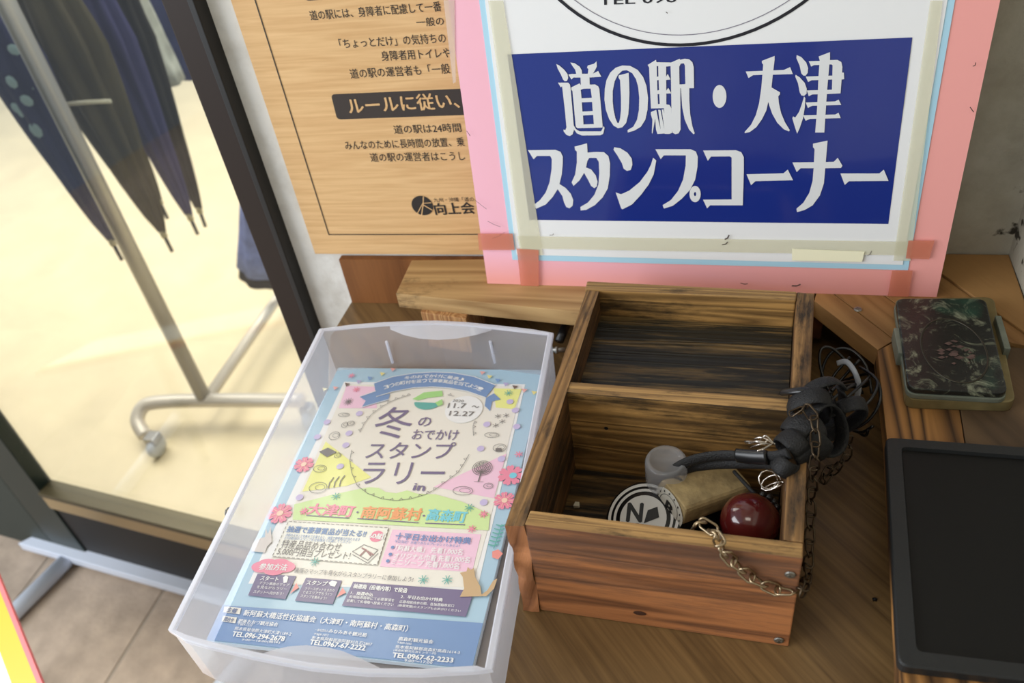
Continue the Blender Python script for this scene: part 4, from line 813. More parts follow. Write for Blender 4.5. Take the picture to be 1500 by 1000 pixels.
pts = [(46.81,22.44),(62.92,12.33),(83.13,6.35),(102.47,4.0),(122.3,4.2),(144.65,8.81),(167.41,19.43)]; pts2 = [(54.99,40.62),(69.19,33.09),(88.84,26.74),(107.84,24.63),(123.95,25.6),(142.2,29.11),(161.32,36.54)]
d = Deco(LF); d.line(pts, .8, 7*E); d.line(pts2, .8, 7*E); d.line([(38.46,41.44),(52.0,32.93)], .8, 7*E); d.line([(44.99,55.54),(68.8,43.56)], .8, 7*E)
pw = [(72.84,14.96),(84.82,12.41),(104.18,10.56),(120.59,11.86),(136.4,15.16)]
def arc_text(dec, s_, P, h, n, bold=.02):
    P = [Vector(p) for p in smooth_path([(a, b, 0) for a, b in P], 8)]; cum = [0]
    for a, b in zip(P, P[1:]): cum.append(cum[-1]+(b-a).length)
    for i, ch in enumerate(s_):
        t = (i+.5)/len(s_)*cum[-1]; j = min(max(q for q in range(len(cum)) if cum[q] <= t), len(P)-2)
        dd = (P[j+1]-P[j]).normalized(); c = P[j].lerp(P[j+1], (t-cum[j])/(cum[j+1]-cum[j])); w2 = cum[-1]/len(s_)*.46
        dec.text(ch, ((c.x-dd.x*w2, c.y-dd.y*w2), (c.x+dd.x*w2, c.y+dd.y*w2), h), n, bold, flip=True)
arc_text(d, '冬のおでかけに最適♪', [(75.24,13.84),(88.13,11.25),(103.91,9.55),(118.46,10.44),(136.07,13.69)], 4.4, 7*E)
arc_text(d, '3つの町村を巡って豪華賞品を当てよう!', [(58.65,28.15),(72.95,21.51),(89.92,17.73),(105.6,16.03),(125.54,17.64),(142.07,20.84),(156.3,26.5)], 5.0, 7*E)
d.ell((144.14,52.62), 17.6, 17.6, 5*E, 32); d.mark(); wl = d   # white lettering continues
purple = lmat('purple', (92, 78, 120)); d2 = Deco(LF)
for t, tl, b in (('冬', ((64.66,74.19),(100.01,71.48),39.995), 0), ('の', ((105.25,70.73),(117.29,70.05),11.486), .01), ('おでかけ', ((104.31,86.78),(146.64,84.86),12.38177), .01),
 ('スタンプ', ((68.1,108.01),(147.43,103.26),19.73739), .005), ('ラリー', ((72.11,134.16),(144.98,129.76),24.36801), 0), ('in', ((122.2,145.83),(131.92,145.87),7.40413), .03)):
    d2.text(t, tl, 5*E, b, flip=True); d2.mark()
for p in [[(38.82,182.79),(76.76,182.59)],[(83.84,182.36),(136.02,182.31)],[(141.97,182.17),(174.54,181.02)]]: d2.line(p, .9, 6*E); d2.mark()
for p in [(81.69,176.0),(138.69,174.98)]: d2.ell(p, 1, 1, 6*E, 8); d2.mark()
for q in [[(20.25,241.02),(52.82,240.07),(51.99,260.7),(20.85,260.4)],[(61.28,240.67),(90.87,240.46),(90.65,261.0),(60.03,261.07)],[(100.05,240.62),(194.94,239.35),(193.55,260.83),(98.15,261.39)]]: d2.poly(q, 5*E); d2.mark()
d2.pieces(['title_text']*6+['underline']*3+['dot']*2+['purple_box']*3, purple, lf)
d = Deco(LF); d.text('大津町', ((37.84,176.21),(78.34,175.35),11.86708), 6*E, .04, flip=True); pkt = lmat('rose', (240, 120, 150))
d.ell((105.55,198.22), 5.6, 5.4, 6*E, 20)
for c_ in [(21.36,234.78),(31.24,234.22),(39.97,233.05),(25.24,232.06),(34.98,231.15),(32.13,236.31)]: d.ell(c_, 9, 5.2, 6*E, 18)
def flower(dec, c, r, n, m_=7):
    for k in range(m_):
        a = 2*PI*k/m_; dec.poly([(c[0]+r*.15*math.cos(a-.9), c[1]+r*.15*math.sin(a-.9)), (c[0]+r*.85*math.cos(a-.36), c[1]+r*.85*math.sin(a-.36)), (c[0]+r*.98*math.cos(a-.14), c[1]+r*.98*math.sin(a-.14)), (c[0]+r*.86*math.cos(a), c[1]+r*.86*math.sin(a)), (c[0]+r*.98*math.cos(a+.14), c[1]+r*.98*math.sin(a+.14)), (c[0]+r*.85*math.cos(a+.36), c[1]+r*.85*math.sin(a+.36)), (c[0]+r*.15*math.cos(a+.9), c[1]+r*.15*math.sin(a+.9))], n)
for c_, r_ in (((15.02,128.78), 9.5), ((14.89,182.76), 11), ((202.21,127.62), 11.5), ((201.98,154.54), 9.5)): flower(d, c_, r_, 6*E)
def star(dec, c, r, n, m_=6, w_=.7):
    for k in range(m_):
        a = PI*k/m_*2+.3; dec.line([c, (c[0]+r*math.cos(a), c[1]+r*math.sin(a))], w_, n)
for c_ in [(19.98,12.63),(31.59,31.91),(34.87,178.86),(187.59,169.56),(204.92,104.21),(35.34,179.27),(187.44,169.72),(181.01,184.72)]: star(d, c_, 3.4, 7*E, 7, .9)
d.build('rose_print', pkt, lf)
d = Deco(LF)
for c_, r_ in (((15.02,128.78), 2.6), ((14.89,182.76), 3), ((201.98,154.54), 2.6)):
    d.ell(c_, r_, r_, 8*E, 12)
    for k in range(7): a = 2*PI*k/7; d.line([(c_[0]+r_*1.2*math.cos(a), c_[1]+r_*1.2*math.sin(a)), (c_[0]+r_*2.6*math.cos(a), c_[1]+r_*2.6*math.sin(a))], .5, 8*E)
d.build('flower_centres', lmat('pale_coral', (250, 206, 176)), lf)
Deco(LF).text('南阿蘇村', ((85.64,175.68),(136.48,174.08),12.1951), 6*E, .04, flip=True).build('orange_lettering', lmat('orange', (244, 150, 84)), lf)
d = Deco(LF); d.text('高森町', ((141.56,173.31),(174.15,173.5),11.88672), 6*E, .04, flip=True); d.ell((204.26,128.05), 3.2, 3.2, 8*E, 14); d.build('cyan_lettering', lmat('cyan', (100, 204, 224)), lf)
teal = lmat('teal', (66, 160, 148)); d = Deco(LF)
d.ell((107.24,45.67), 12.6, 9.2, 5*E, 24, a0=0, a1=PI)
for c_ in [(57.55,161.47),(174.57,164.16),(182.0,29.59),(63.07,226.19),(154.21,233.86),(172.57,232.27)]: star(d, c_, 4, 7*E, 8, .6)
for k, c_ in enumerate([(203.93,179.93),(203.09,183.78),(202.58,187.58),(202.22,191.33),(201.86,195.06),(201.35,198.76)]): d.line([(c_[0]-4, c_[1]-1), c_, (c_[0]+4, c_[1]-2)], 1.1, 6*E)
d.line([(204.35,177.99), (202.2,201.41)], .7, 6*E); d.build('teal_print', teal, lf)
d = Deco(LF); d.poly([(91.62,41.69),(100.15,32.34),(117.44,29.08),(119.99,36.45),(106.41,39.28),(97.0,43.34)], 5*E); d.poly([(115.12,45.97),(120.43,40.96),(122.87,47.92),(118.87,50.47)], 8*E); d.build('leaf_green_print', lmat('leaf', (150, 214, 110)), lf)
for c_ in [(-0.61,33.43),(50.76,8.74),(158.9,8.2),(205.77,27.97)]: d = Deco(LF)
def tri(dec, c, s_, n): dec.poly([(c[0]-s_, c[1]-s_*.8), (c[0]+s_, c[1]-s_*.5), (c[0]+s_*.1, c[1]+s_)], n)
for nm, col, cs_ in (('yellow_flags', (240, 220, 120), [(-0.98,33.45),(50.76,8.74),(159.25,8.18),(205.77,27.97)]), ('coral_flags', (242, 160, 150), [(9.28,30.96),(59.84,2.14),(151.15,2.99),(196.1,25.34)]), ('blue_flags', (104, 146, 204), [(39.91,15.38),(168.17,12.76)]), ('lilac_flags', (176, 160, 210), [(30.26,20.9),(177.06,17.77)]), ('brown_flags', (92, 66, 52), [(19.58,25.44),(186.41,21.22)])):
    d = Deco(LF)
    for c_ in cs_: tri(d, c_, 2.9, 7*E)
    d.build(nm, lmat(nm, col), lf)
# lilac berries
d = Deco(LF)
for c_ in [(45.36,63.52),(43.87,88.9),(45.86,103.45),(49.31,128.46),(17.5,76.2),(15.15,95.31),(25.34,164.72),(169.69,70.38),(170.19,99.7),(190.77,110.23),(192.33,51.41),(197.25,71.63),(185.09,157.69),(185.41,40.73)]: d.ell(c_, 3.3, 3.3, 6*E, 14)
d.build('lilac_berries', lmat('lilac', (196, 180, 226)), lf)
# black line doodles and bunting circle
d = Deco(LF); gr = lmat('charcoal', (92, 86, 84))
for path in [[(53.85,87.18),(54.43,75.91),(57.61,64.25),(64.71,53.32),(72.8,45.04),(81.74,39.3),(88.05,36.57)],[(124.45,34.79),(130.86,36.15)],[(157.34,66.65),(157.72,74.38),(160.57,85.08)],[(53.56,108.96),(55.85,121.42),(62.62,135.24),(72.02,148.42),(84.23,156.17),(98.36,160.77),(111.13,161.64),(122.75,158.87),(133.71,153.71),(141.35,147.45),(149.55,136.86),(156.68,127.55),(159.59,116.38),(161.45,107.1)]]:
    d.line(path, .45, 6*E)
    P = smooth_path([(a, b, 0) for a, b in path], 3)
    for k in range(1, len(P)-1, 2):
        t = (P[k+1]-P[k-1]).normalized(); nn = Vector((t.y, -t.x, 0)); c = P[k]
        d.line([c-t*1.6, c+nn*2.6, c+t*1.6], .38, 6*E)
def doodle_tree(c):
    for k in range(5): d.ell((c[0], c[1]-2), 8.5-k*1.7, 8-k*1.6, 6*E, 26, ring=.55)
    for k in range(12): a = k*.52; d.line([(c[0], c[1]+3), (c[0]+7.5*math.cos(a), c[1]-2+7*math.sin(a))], .4, 6*E)
    d.line([(c[0], c[1]+4), (c[0]-.5, c[1]+13)], 1, 6*E); d.line([(c[0]-4, c[1]+13), (c[0]+4, c[1]+13)], .4, 6*E)
doodle_tree((176.37,123.59))
def blob(c, rx, ry): d.ell(c, rx, ry, 6*E, 18, ring=.45); d.ell((c[0]+rx*.2, c[1]-ry*.1), rx*.55, ry*.5, 6*E, 12, ring=.35)
for c_, rx, ry in (((31.07,93.0), 5, 5), ((42.5,116.04), 3, 3), ((31.64,132.36), 6, 4), ((37.94,153.31), 8, 6), ((176.87,83.23), 6.5, 3), ((186.79,97.8), 5.8, 4.6), ((165.12,147.17), 8.5, 4.5), ((185.39,140.35), 4, 3), ((30.81,66.19), 5.5, 2.4), ((36.14,78.79), 3, 3.4), ((41.55,76.65), 3.4, 3)): blob(c_, rx, ry)
star(d, (29.17,48.7), 5.2, 6*E, 12, .4); d.ell((29.17,48.7), 2.3, 2.3, 6*E, 12, ring=.4)
for c_ in [(177.77,59.9),(185.09,58.59),(182.95,66.3),(178.08,71.44)]: star(d, c_, 3, 6*E, 6, .5)
for k in range(3):
    c_ = ((46.39,147.37)[0]+k*4.6, (46.39,147.37)[1]-k*1.5); d.line([(c_[0]+1, c_[1]+6), c_, (c_[0]+1.5, c_[1]-6)], 1.0, 6*E)
d.poly([(23.47,113.06),(30.06,107.7),(40.33,112.38),(33.3,118.76)], 6*E); d.poly([(183.44,98.43),(188.43,98.11),(189.76,101.74),(183.85,102.12)], 7*E)
bxp = [(25.61,190.17),(112.93,189.34),(114.35,224.33),(25.69,224.47)]
for a, b in zip(bxp, bxp[1:]+bxp[:1]):
    a = Vector(a); b = Vector(b); nD = int((b-a).length/4)
    for k in range(nD): d.line([tuple(a.lerp(b, (k+.15)/nD)), tuple(a.lerp(b, (k+.75)/nD))], .45, 7*E)
d.text('特産品詰め合わせ', ((29.01,212.14),(79.76,211.04),8.21563), 7*E, 0, flip=True); d.text('5,000円相当プレゼント!', ((28.3,219.39),(89.91,218.26),7.66421), 7*E, 0, flip=True)
d.line([(90.47,214.17),(97.64,207.02),(110.73,210.87),(105.53,221.02),(90.47,214.17)], .5, 7*E); d.line([(91.39,216.85),(106.39,223.64),(111.75,214.09)], .5, 7*E)
d.text('裏面のマップを見ながらスタンプラリーに参加しよう!', ((49.3,235.06),(146.51,234.6),4.67406), 7*E, 0, flip=True)
d.text('2020', ((131.07,42.09),(141.81,42.48),3.3497), 7*E, 0, flip=True); d.text('11.7', ((128.24,48.81),(145.21,48.39),6.15601), 7*E, .01, flip=True); d.text('〜', ((150.94,49.02),(157.88,49.12),2.81258), 7*E, .01, flip=True); d.text('12.27', ((132.05,58.78),(155.21,58.43),6.01575), 7*E, .01, flip=True)
d.build('charcoal_line_drawings', gr, lf)
Deco(LF).line([(97.86,217.54),(100.86,211.76),(106.58,216.75)], 1.1, 8*E).line([(97.06,210.25),(108.72,215.82)], 1.1, 8*E).build('brown_gift_ribbon', lmat('gift_brown', (142, 84, 84)), lf)
# blue lettering
d = Deco(LF); d.text('抽選で豪華賞品が当たる!!', ((27.78,197.54),(96.23,196.73),6.42324), 7*E, .03, flip=True); d.text('十平日お出かけ特典', ((121.06,196.5),(182.88,195.98),6.43718), 7*E, .03, flip=True)
d.text('台紙のスタンプを集めて応募すると、抽選で豪華賞品が当たります', ((28.86,203.5),(92.89,202.74),2.98104), 7*E, 0, flip=True); d.text('3つの町村のスタンプを全部集めて応募してください', ((28.86,206.41),(86.35,205.58),2.96589), 7*E, 0, flip=True)
d.text('平日限定！先着であたるプレゼントもあるよ！', ((121.96,201.7),(175.28,201.44),2.61979), 7*E, 0, flip=True)
for p in [(121.85,207.29),(121.9,213.9),(121.7,220.07)]: d.ell(p, 1.5, 1.5, 7*E, 10)
d.build('blue_lettering', lmat('text_blue', (84, 122, 182)), lf)
# white lettering (ribbon, pink box, purple boxes, footer)
d = wl
for t, tl, b in (('「阿蘇大橋」 先着1,000名', ((124.44,207.8),(178.76,206.95),5.90628), .02), ('オリジナル巾着 先着1,000名', ((125.47,215.03),(185.85,213.46),5.78719), .02), ('ミニソープ 先着1,000名', ((125.03,220.48),(178.94,219.74),5.73428), .02),
 ('60組', ((99.0,198.03),(111.64,198.07),5.43644), .04), ('参加方法', ((19.25,234.62),(42.36,233.55),6.0703), .03), ('スタート', ((24.74,244.69),(39.63,244.5),4.06661), .04), ('スタンプ', ((63.48,245.01),(80.47,244.58),3.94088), .04),
 ('チラシ裏面のマップ', ((25.66,249.01),(50.6,248.69),2.72855), .01), ('を見ながらラリー', ((25.08,252.56),(50.08,252.2),2.71017), .01), ('スポットへ向かおう！', ((24.17,256.81),(48.98,256.59),2.6918), .01),
 ('ラリースポットをまわり', ((64.19,250.13),(88.16,249.83),2.64864), .01), ('てるエリアでもう1つ', ((63.57,253.44),(87.51,253.29),2.62414), .01), ('スタンプを集めよう！', ((63.26,256.7),(84.43,256.96),2.6148), .01),
 ('抽選箱（役場内等）で投函', ((101.82,244.4),(144.32,244.32),4.14307), .04), ('1．抽選申込', ((101.76,250.19),(119.55,250.45),3.08955), .03), ('2．平日お出かけ特典', ((141.25,249.63),(173.35,249.4),2.99603), .03),
 ('役場抽選箱等にて必要事項を', ((101.52,253.58),(137.14,253.35),2.53618), .01), ('記載して役場箱へ投函ください', ((100.82,256.99),(137.59,256.92),2.52357), .01), ('応募用紙持参の際、各抽選箱等窓口', ((141.28,253.92),(182.96,253.31),2.46455), .01), ('(無選実施)のスタンプもお声がけください', ((141.04,257.22),(189.01,257.02),2.44008), .01),
 ('新阿蘇大橋活性化協議会（大津町・南阿蘇村・高森町）', ((24.31,275.01),(153.77,274.67),5.25869), .02), ('肥後おおづ観光協会', ((23.04,282.02),(55.16,281.89),3.37503), .02), ('〒869-1233', ((23.59,284.55),(35.44,284.59),1.86132), .01), ('熊本県菊池郡大津町大津1189-2', ((23.03,288.14),(68.37,288.09),2.97294), .01),
 ('TEL.096-294-2678', ((23.22,292.58),(64.81,292.21),3.93041), .04), ('9:00〜18:00(無休)', ((32.57,296.29),(62.51,295.55),2.42668), .01),
 ('みなみあそ観光局', ((95.76,282.52),(124.95,282.99),3.17844), .02), ('一般社団法人', ((85.14,282.86),(95.22,282.73),1.93352), .01), ('〒869-1412', ((85.53,286.26),(96.74,286.0),1.76264), .01), ('熊本県阿蘇郡南阿蘇村久石2807', ((85.1,289.1),(131.19,289.34),2.82121), .01), ('TEL.0967-67-2222', ((84.9,292.52),(127.29,292.78),3.7293), .04),
 ('高森町観光協会', ((149.27,282.99),(174.83,282.81),3.05221), .02), ('〒869-1602', ((148.96,285.91),(159.9,285.93),1.67443), .01), ('熊本県阿蘇郡高森町高森1614-3', ((148.78,289.24),(195.64,288.56),2.68034), .01), ('(高森町観光交流センター内)', ((148.15,291.99),(179.31,291.24),2.08655), .01), ('TEL.0967-62-2233', ((148.63,295.5),(192.33,294.75),3.52227), .04), ('9:00〜17:00', ((158.17,298.55),(178.24,298.05),1.89708), .01)):
    d.text(t, tl, 7*E, b, flip=True); d.mark()
d.poly([(42.73,242.44),(44.25,240.53),(46.89,241.69),(47.74,246.53),(45.17,247.47)], 7*E); d.poly([(81.1,243.66),(83.16,241.37),(87.78,242.15),(87.27,246.5),(83.57,246.01)], 7*E)
d.pieces(['banner_text_and_date_disc']+['text_line']*60, lmat('white', (244, 244, 242)), lf)[0]['kind'] = 'stuff'
d = Deco(LF)
for q in [[(6.3,271.52),(20.37,271.43),(21.48,276.62),(7.68,276.38)],[(8.74,279.24),(20.5,279.35),(21.46,284.13),(9.63,283.74)]]: d.poly(q, 6*E); d.mark()
d.pieces('cream_tag', lmat('cream', (240, 234, 220)), lf)
d = Deco(LF); d.text('主催', ((10.04,273.81),(18.2,274.47),3.85565), 8*E, .03, flip=True); d.text('問合せ', ((11.51,281.58),(19.2,282.09),3.4442), 8*E, .03, flip=True); d.build('navy_tag_lettering', lmat('tag_navy', (60, 80, 130)), lf)
d = Deco(LF); d.poly([(55.28,246.15),(58.94,249.95),(53.9,255.93)], 6*E); d.poly([(93.56,246.23),(97.64,250.6),(91.7,255.23)], 6*E); d.poly([(201.67,204.16),(205.8,201.63),(210.34,205.18),(207.59,210.76),(202.73,209.43)], 6*E); d.build('coral_arrows', lmat('coral', (240, 128, 116)), lf)
d = Deco(LF); d.poly([(180.9,225.47),(185.83,223.62),(185.73,219.81),(188.56,222.15),(190.73,220.21),(193.3,227.73),(199.07,235.62),(201.81,243.62),(185.59,245.56),(187.24,238.44),(183.92,228.62)], 8*E); d.poly([(200.0,243.47),(204.86,238.38),(207.58,229.76),(210.42,227.45),(209.63,236.25),(205.14,243.29)], 8*E); d.build('brown_fox', lmat('fox', (196, 156, 104)), lf)
d = Deco(LF); d.poly([(5.94,221.4),(3.63,214.38),(6.6,209.31),(11.67,206.93),(8.45,198.39),(12.97,203.9),(12.39,196.47),(17.23,206.45),(19.57,211.07),(17.39,216.03),(18.12,221.62)], 6*E); d.build('beige_rabbit', lmat('rabbit', (214, 204, 196)), lf)

# ================================================================== SMALL THINGS ON THE COUNTER
tp = empty('metal_peg', (-0.1538,0.5687,0.03), 'short bright metal rod between the clear tray and box', 'rod')
a = Vector((-0.1615,0.568,0.03)); b = Vector((-0.1475,0.5692,0.03))
bm_obj('rod', tube_bm([a, b], .0025, .0025, 12), mat('dull_steel'), tp, True)
bm_obj('collar', tube_bm([a.lerp(b, .25), a.lerp(b, .45)], .0038, .0038, 12), mat('dull_steel'), tp, True)
ap = bm_obj('black_bar', tube_bm([Vector((-0.1624,0.6012,0.012)), Vector((-0.1571,0.628,0.02))], .0048, .0035, 8), mat('black_plastic'), None, True); tag(ap, 'short black bar standing under the shelf beside the wooden box', 'bar')
cr_ = bm_obj('dark_crumb', rough_up(box(0.1053-.0015, 0.1053+.0015, 0.3597-.001, 0.3597+.001, .0002, .0018, .0003), .0005, 400, 1), mat('black_plastic')); tag(cr_, 'tiny dark crumb on the bare counter beside black mat', 'crumb')
hk = bm_obj('metal_ring', tube_bm([Vector((-0.3699,0.333,0.05))+Vector((0, .0032*math.cos(t), .0032*math.sin(t))) for t in [i*2*PI/16 for i in range(16)]], .0008, .0008, 6, closed=True), mat('dull_steel'), None, True); tag(hk, 'small metal ring at the left edge of the clear tray', 'ring')

# ================================================================== SHOP INTERIOR : umbrella rack
rk = empty('garment_rack', (-1.173, 1.153, FZ), 'steel tube garment rack with casters behind the glass door', 'rack')
tube = mat('satin_steel_tube', (158, 154, 142), .38, .7); tubl = mat('pale_tube', (214, 206, 190), .4, .3)
PB = Vector((-1.173, 1.153, -.70))
bm_obj('post', tube_bm([PB, Vector((-1.173, 1.153, .55))], .0165, .0165, 16), tube, rk, True)
bm_obj('foot_bar', tube_bm(smooth_path([(-.93, 1.175, -.70), (-1.17, 1.150, -.70), (-1.285, 1.132, -.70), (-1.322, 1.118, -.706), (-1.328, 1.090, -.725), (-1.300, 1.065, -.745)], 6), .0165, .0165, 14), tubl, rk, True)
bm_obj('long_bar', tube_bm([Vector((-1.168, 1.165, -.70)), Vector((-1.185, 2.3, -.70))], .014, .014, 12), tubl, rk, True)
bm_obj('post', tube_bm([Vector((-1.185, 2.3, -.74)), Vector((-1.185, 2.3, .55))], .0165, .0165, 16), tube, rk, True)
bm_obj('top_rail', tube_bm([Vector((-1.173, 1.10, .55)), Vector((-1.185, 2.4, .55))], .0165, .0165, 16), tube, rk, True)
bm_obj('foot_bar', tube_bm([Vector((-1.35, 2.3, -.745)), Vector((-.98, 2.3, -.745))], .0165, .0165, 14), tubl, rk, True)
def caster(p):
    p = Vector(p); bm = lathe([(0, -.010), (.022, -.010), (.026, -.006), (.026, .006), (.022, .010), (0, .010)], 20, Matrix.Translation(p) @ Matrix.Rotation(PI/2, 4, 'Y'))
    o = bm_obj('caster', bm, mat('clear_grey_caster', (196, 198, 196), .3), rk, True)
    bm_obj('caster_bracket', prism([(p.x-.014, p.y-.012), (p.x+.014, p.y-.012), (p.x+.014, p.y+.018), (p.x-.014, p.y+.018)], p.z+.012, p.z+.034, .003), mat('dull_steel'), o)
caster((-1.262, 1.045, FZ+.026)); caster((-.93, 1.175, FZ+.026)); caster((-1.35, 2.3, FZ+.026)); caster((-.98, 2.3, FZ+.026))
# umbrellas hooked over the top rail
def umbrella(label, top, tip, rt, rm, col, flowers=None, folds=7, tag_=False, strap=False, white_tip=False, flat=.38):
    top = Vector(top); tip = Vector(tip)
    u = empty('umbrella', top, label, 'umbrella', 'long umbrellas hanging on the rack')
    ax_ = (tip-top); Lg = ax_.length; ax_.normalize()
    s1 = ax_.cross(Vector((0, 1, 0))).normalized(); s2 = ax_.cross(s1).normalized()
    bm = bmesh.new(); rows = []; ns = folds*6
    for j in range(17):
        t = j/16; r = rt+(rm-rt)*min(1, t/.35) if t < .35 else rm*(1-(t-.35)/.65)**.75*.92+.010
        row = []
        for i in range(ns):
            a = 2*PI*i/ns+t*.5; rr = r*(.80+.24*math.cos(folds*a)); row.append(bm.verts.new(top+ax_*(t*Lg)+s1*rr*math.cos(a)+s2*rr*flat*math.sin(a)))
        rows.append(row)
    for a, b in zip(rows, rows[1:]):
        for i in range(ns): bm.faces.new((a[i], a[(i+1) % ns], b[(i+1) % ns], b[i]))
    bm.faces.new(rows[0][::-1]); bm.faces.new(rows[-1])
    o = bm_obj('canopy', bm, mat('cloth_'+str(col), col, .8, var=.18, vscale=9), u, True)
    bm_obj('ferrule', tube_bm([tip-ax_*.004, tip+ax_*.012], .007, .007, 10), mat('pale_ferrule', (170, 160, 120), .4), u, True)
    bm_obj('tip', tube_bm([tip+ax_*.012, tip+ax_*.050], .0042, .0042, 10), mat('black_plastic'), u, True)
    rail = Vector((-1.178, top.y, .566)); hp = [top-ax_*.0, top-ax_*.10]
    e0 = hp[1]; hook = [top, e0, Vector((rail.x+.03, top.y, rail.z-.03)), Vector((rail.x+.022, top.y, rail.z+.018)), Vector((rail.x, top.y, rail.z+.028)), Vector((rail.x-.03, top.y, rail.z+.005)), Vector((rail.x-.03, top.y, rail.z-.05))]
    bm_obj('handle', tube_bm(smooth_path(hook, 6), .0085, .0085, 10), mat('dark_wood_handle', (60, 40, 28), .4), u, True)
    if flowers:
        dd = []
        for k in range(flowers[1]):
            t = random.uniform(.15, .75); r = rm*(1-max(0, t-.35)/.65)**.75; a = random.uniform(-.8, .8)
            c = top+ax_*(t*Lg)+s1*r*math.sin(a)*.8
            side = -1 if (s2*-1).dot(Vector((1.1, -1.1, .5))) > 0 else 1
            c = c+s2*side*(r*flat*1.05*math.cos(a)+.001)
            bmf = lathe([(0, 0), (.010, .0005), (.006, .0015), (0, .002)], 8, Matrix.Translation(c) @ (s2*side).to_track_quat('Z', 'Y').to_matrix().to_4x4() @ Matrix.Diagonal((random.uniform(.7, 1.5), random.uniform(.7, 1.6), 1, 1)))
            dd.append(bm_obj('printed_flower', bmf, mat('flower_'+str(flowers[0]), flowers[0], .8), u))
    if strap:
        c = top+ax_*(Lg*.52); 
        bm_obj('closing_strap', tube_bm([c+s1*(-rm*.75)+s2*0+Vector((.0, -rm*flat*.9-.004, 0)), c+s1*(rm*.2)+Vector((0, -rm*flat*1.05-.006, .004)), c+s1*(rm*.75)+Vector((0, -rm*flat*.9-.004, 0))], .0016, .004, 8), mat('pale_strap', (206, 204, 180), .6), u)
    return u
umbrella('navy flowered umbrella at the left, behind the rack post', (-1.297,1.22,0.3201), (-1.2764,1.22,-0.3077), .03, .075, (40, 44, 84), ((150, 176, 176), 7))
umbrella('broad dark olive umbrella with a pale closing strap', (-1.232,1.29,0.3192), (-1.2046,1.29,-0.3308), .04, .088, (74, 68, 46), strap=True)
umbrella('plain navy umbrella right of the olive one', (-1.1901,1.36,0.2997), (-1.1793,1.36,-0.3305), .03, .056, (62, 62, 104))
umbrella('black umbrella furthest right, just behind the navy one', (-1.183,1.44,0.2804), (-1.2147,1.44,-0.3621), .03, .044, (44, 42, 36))
umbrella('slim dark green umbrella whose tip shows behind the olive one', (-1.2844,1.39,0.3108), (-1.2683,1.39,-0.3093), .03, .045, (60, 56, 42))
def bag(name, label, cat, c0, c1, w_, th, col, m2=None, hem=None):
    c0 = Vector(c0); c1 = Vector(c1); g = empty(name, c0, label, cat, 'short umbrellas on the rack' if cat == 'umbrella' else None); ax_ = (c1-c0); Lg = ax_.length; ax_.normalize(); s1 = Vector((1, .25, 0)); s1 = (s1-ax_*s1.dot(ax_)).normalized(); s2 = ax_.cross(s1)
    def part_(t0, t1, m, nm, grow=1):
        bm = bmesh.new(); rows = []
        for j in range(9):
            t = t0+(t1-t0)*j/8; ww = w_*(.75+.25*t)*grow; row = []
            for i in range(28):
                a = 2*PI*i/28; rp = 1+.12*math.cos(5*a+t*3); row.append(bm.verts.new(c0+ax_*(t*Lg)+s1*ww*math.cos(a)*rp+s2*th*grow*math.sin(a)*rp))
            rows.append(row)
        for a, b in zip(rows, rows[1:]):
            for i in range(28): bm.faces.new((a[i], a[(i+1) % 28], b[(i+1) % 28], b[i]))
        bm.faces.new(rows[0][::-1]); bm.faces.new(rows[-1]); return bm_obj(nm, bm, m, g, True)
    part_(0, .93 if hem else 1, mat('cloth_'+str(col), col, .85, var=.35, vscale=30), 'cloth')
    if hem: part_(.93, 1, mat('cloth_'+str(hem), hem, .85), 'hem', .9)
    bm_obj('hanger_cord', tube_bm([c0, Vector((c0.x, c0.y, .56))], .003, .003, 8), mat('black_plastic'), g, True)
    return g
gb = bag('folding_umbrella', 'short pale grey flowered umbrella with a white tag', 'umbrella', (-1.2586,1.52,0.1411), (-1.2524,1.52,-0.0973), .060, .032, (176, 180, 168))
a = Vector((-1.1942,1.44,0.057)); b = Vector((-1.2009,1.44,-0.0242))
bm = bmesh.new(); e = Vector((.017, .004, 0)); vs = [bm.verts.new(p) for p in (a-e, a+e, b+e, b-e)]; f = bm.faces.new(vs); r = bmesh.ops.extrude_face_region(bm, geom=[f]); bmesh.ops.translate(bm, verts=[v for v in r['geom'] if isinstance(v, bmesh.types.BMVert)], vec=(0, .001, 0))
bm_obj('paper_tag', bm, mat('tag_white', (214, 212, 200), .6), gb)
bag('folding_umbrella', 'short navy flowered umbrella beside the pale grey one', 'umbrella', (-1.232,1.62,0.1092), (-1.2687,1.62,-0.1157), .055, .035, (52, 58, 100))
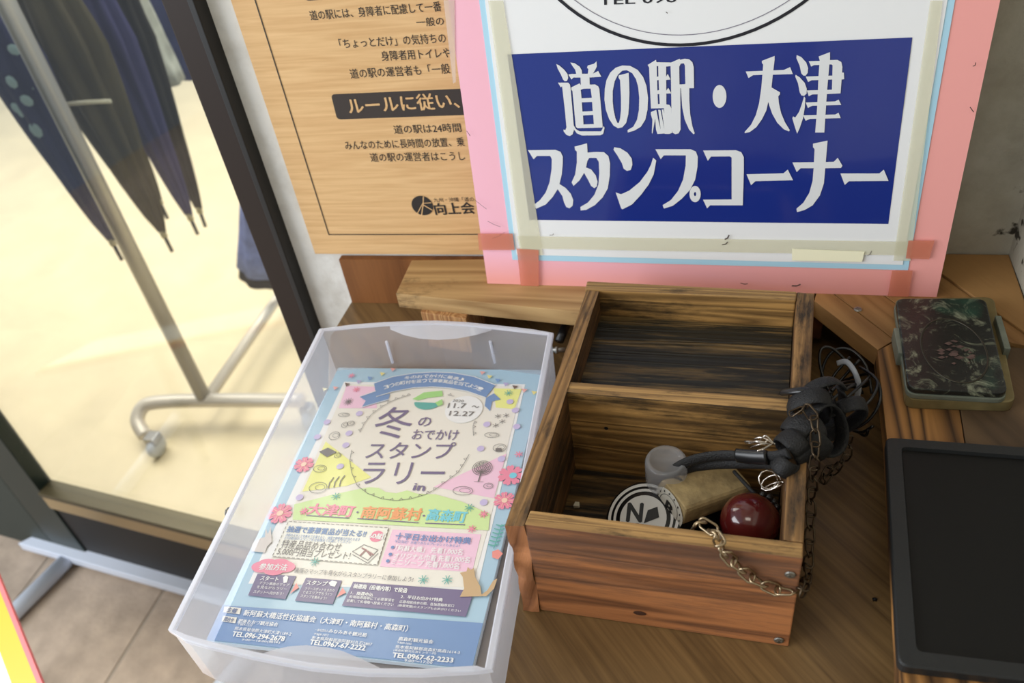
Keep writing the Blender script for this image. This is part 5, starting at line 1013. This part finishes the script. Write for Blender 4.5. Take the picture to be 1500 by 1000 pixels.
bag('cloth_bag', 'blue patterned cloth bag with black hem hanging beside door stile', 'bag', (-1.00, 1.5, -.16), (-1.1664,1.5,-0.6141), .060, .035, (118, 134, 192), hem=(24, 24, 28))

# ================================================================== PORCH FLOOR: low stand, banner
gs = empty('grey_display_stand', (-1.2, .70, FZ), 'low pale grey steel stand with flat bar and feet on paving', 'stand')
pg = mat('pale_grey_paint', (206, 214, 228), .35)
bm_obj('flat_bar', prism([(-1.405, .748), (-.70, .668), (-.70, .700), (-1.372, .782)], FZ+.012, FZ+.034, .002), pg, gs)
for fx, fy, gx, gy in ((-1.283, .735, -1.36, .40), (-.775, .678, -.87, .35)):
    a = Vector((fx, fy, FZ+.0165)); b = Vector((gx, gy, FZ+.0165)); bm_obj('foot', tube_bm([a, b], .0165, .0165, 12), pg, gs, True)
bn = empty('orange_edged_board', (-.95, .35, FZ), 'white board with yellow and orange edges, out of focus at lower left', 'board')
P0 = Vector((-0.9517,0.4581,-0.35)); P1 = Vector((-0.7845,0.3355,-0.35)); dd = (P1-P0).normalized(); P0 = P0-dd*.35; P1 = P1+dd*.25
inw = Vector((-dd.y, dd.x, 0)); 
if inw.x > 0: inw = -inw
def bstrip(o0, o1, m, nm, lab=None):
    bm = bmesh.new(); tilt = Vector((0, 0, -.0)); vs = []
    for q in (0, -.012):
        vs.append([bm.verts.new(p+inw*o+Vector((0, 0, q-.5*(o)))) for p, o in ((P0, o0), (P1, o0), (P1, o1), (P0, o1))])
    a, b = vs
    bm.faces.new(a); bm.faces.new(b[::-1])
    for i in range(4): bm.faces.new((a[i], b[i], b[(i+1) % 4], a[(i+1) % 4]))
    return bm_obj(nm, bm, m, bn)
bstrip(0, .006, mat('rose_edge', (228, 110, 110), .4), 'edge_line'); bstrip(.006, .034, mat('amber', (255, 176, 20), .4), 'amber_band'); bstrip(.034, .24, mat('bright_white', (250, 250, 240), .4), 'panel')
for t in (.2, .8):
    q = P0.lerp(P1, t)+inw*.12; bm_obj('leg', tube_bm([q+Vector((0, 0, -.07)), Vector((q.x-.03, q.y, FZ+.002))], .012, .012, 10), mat('dull_steel'), bn, True)
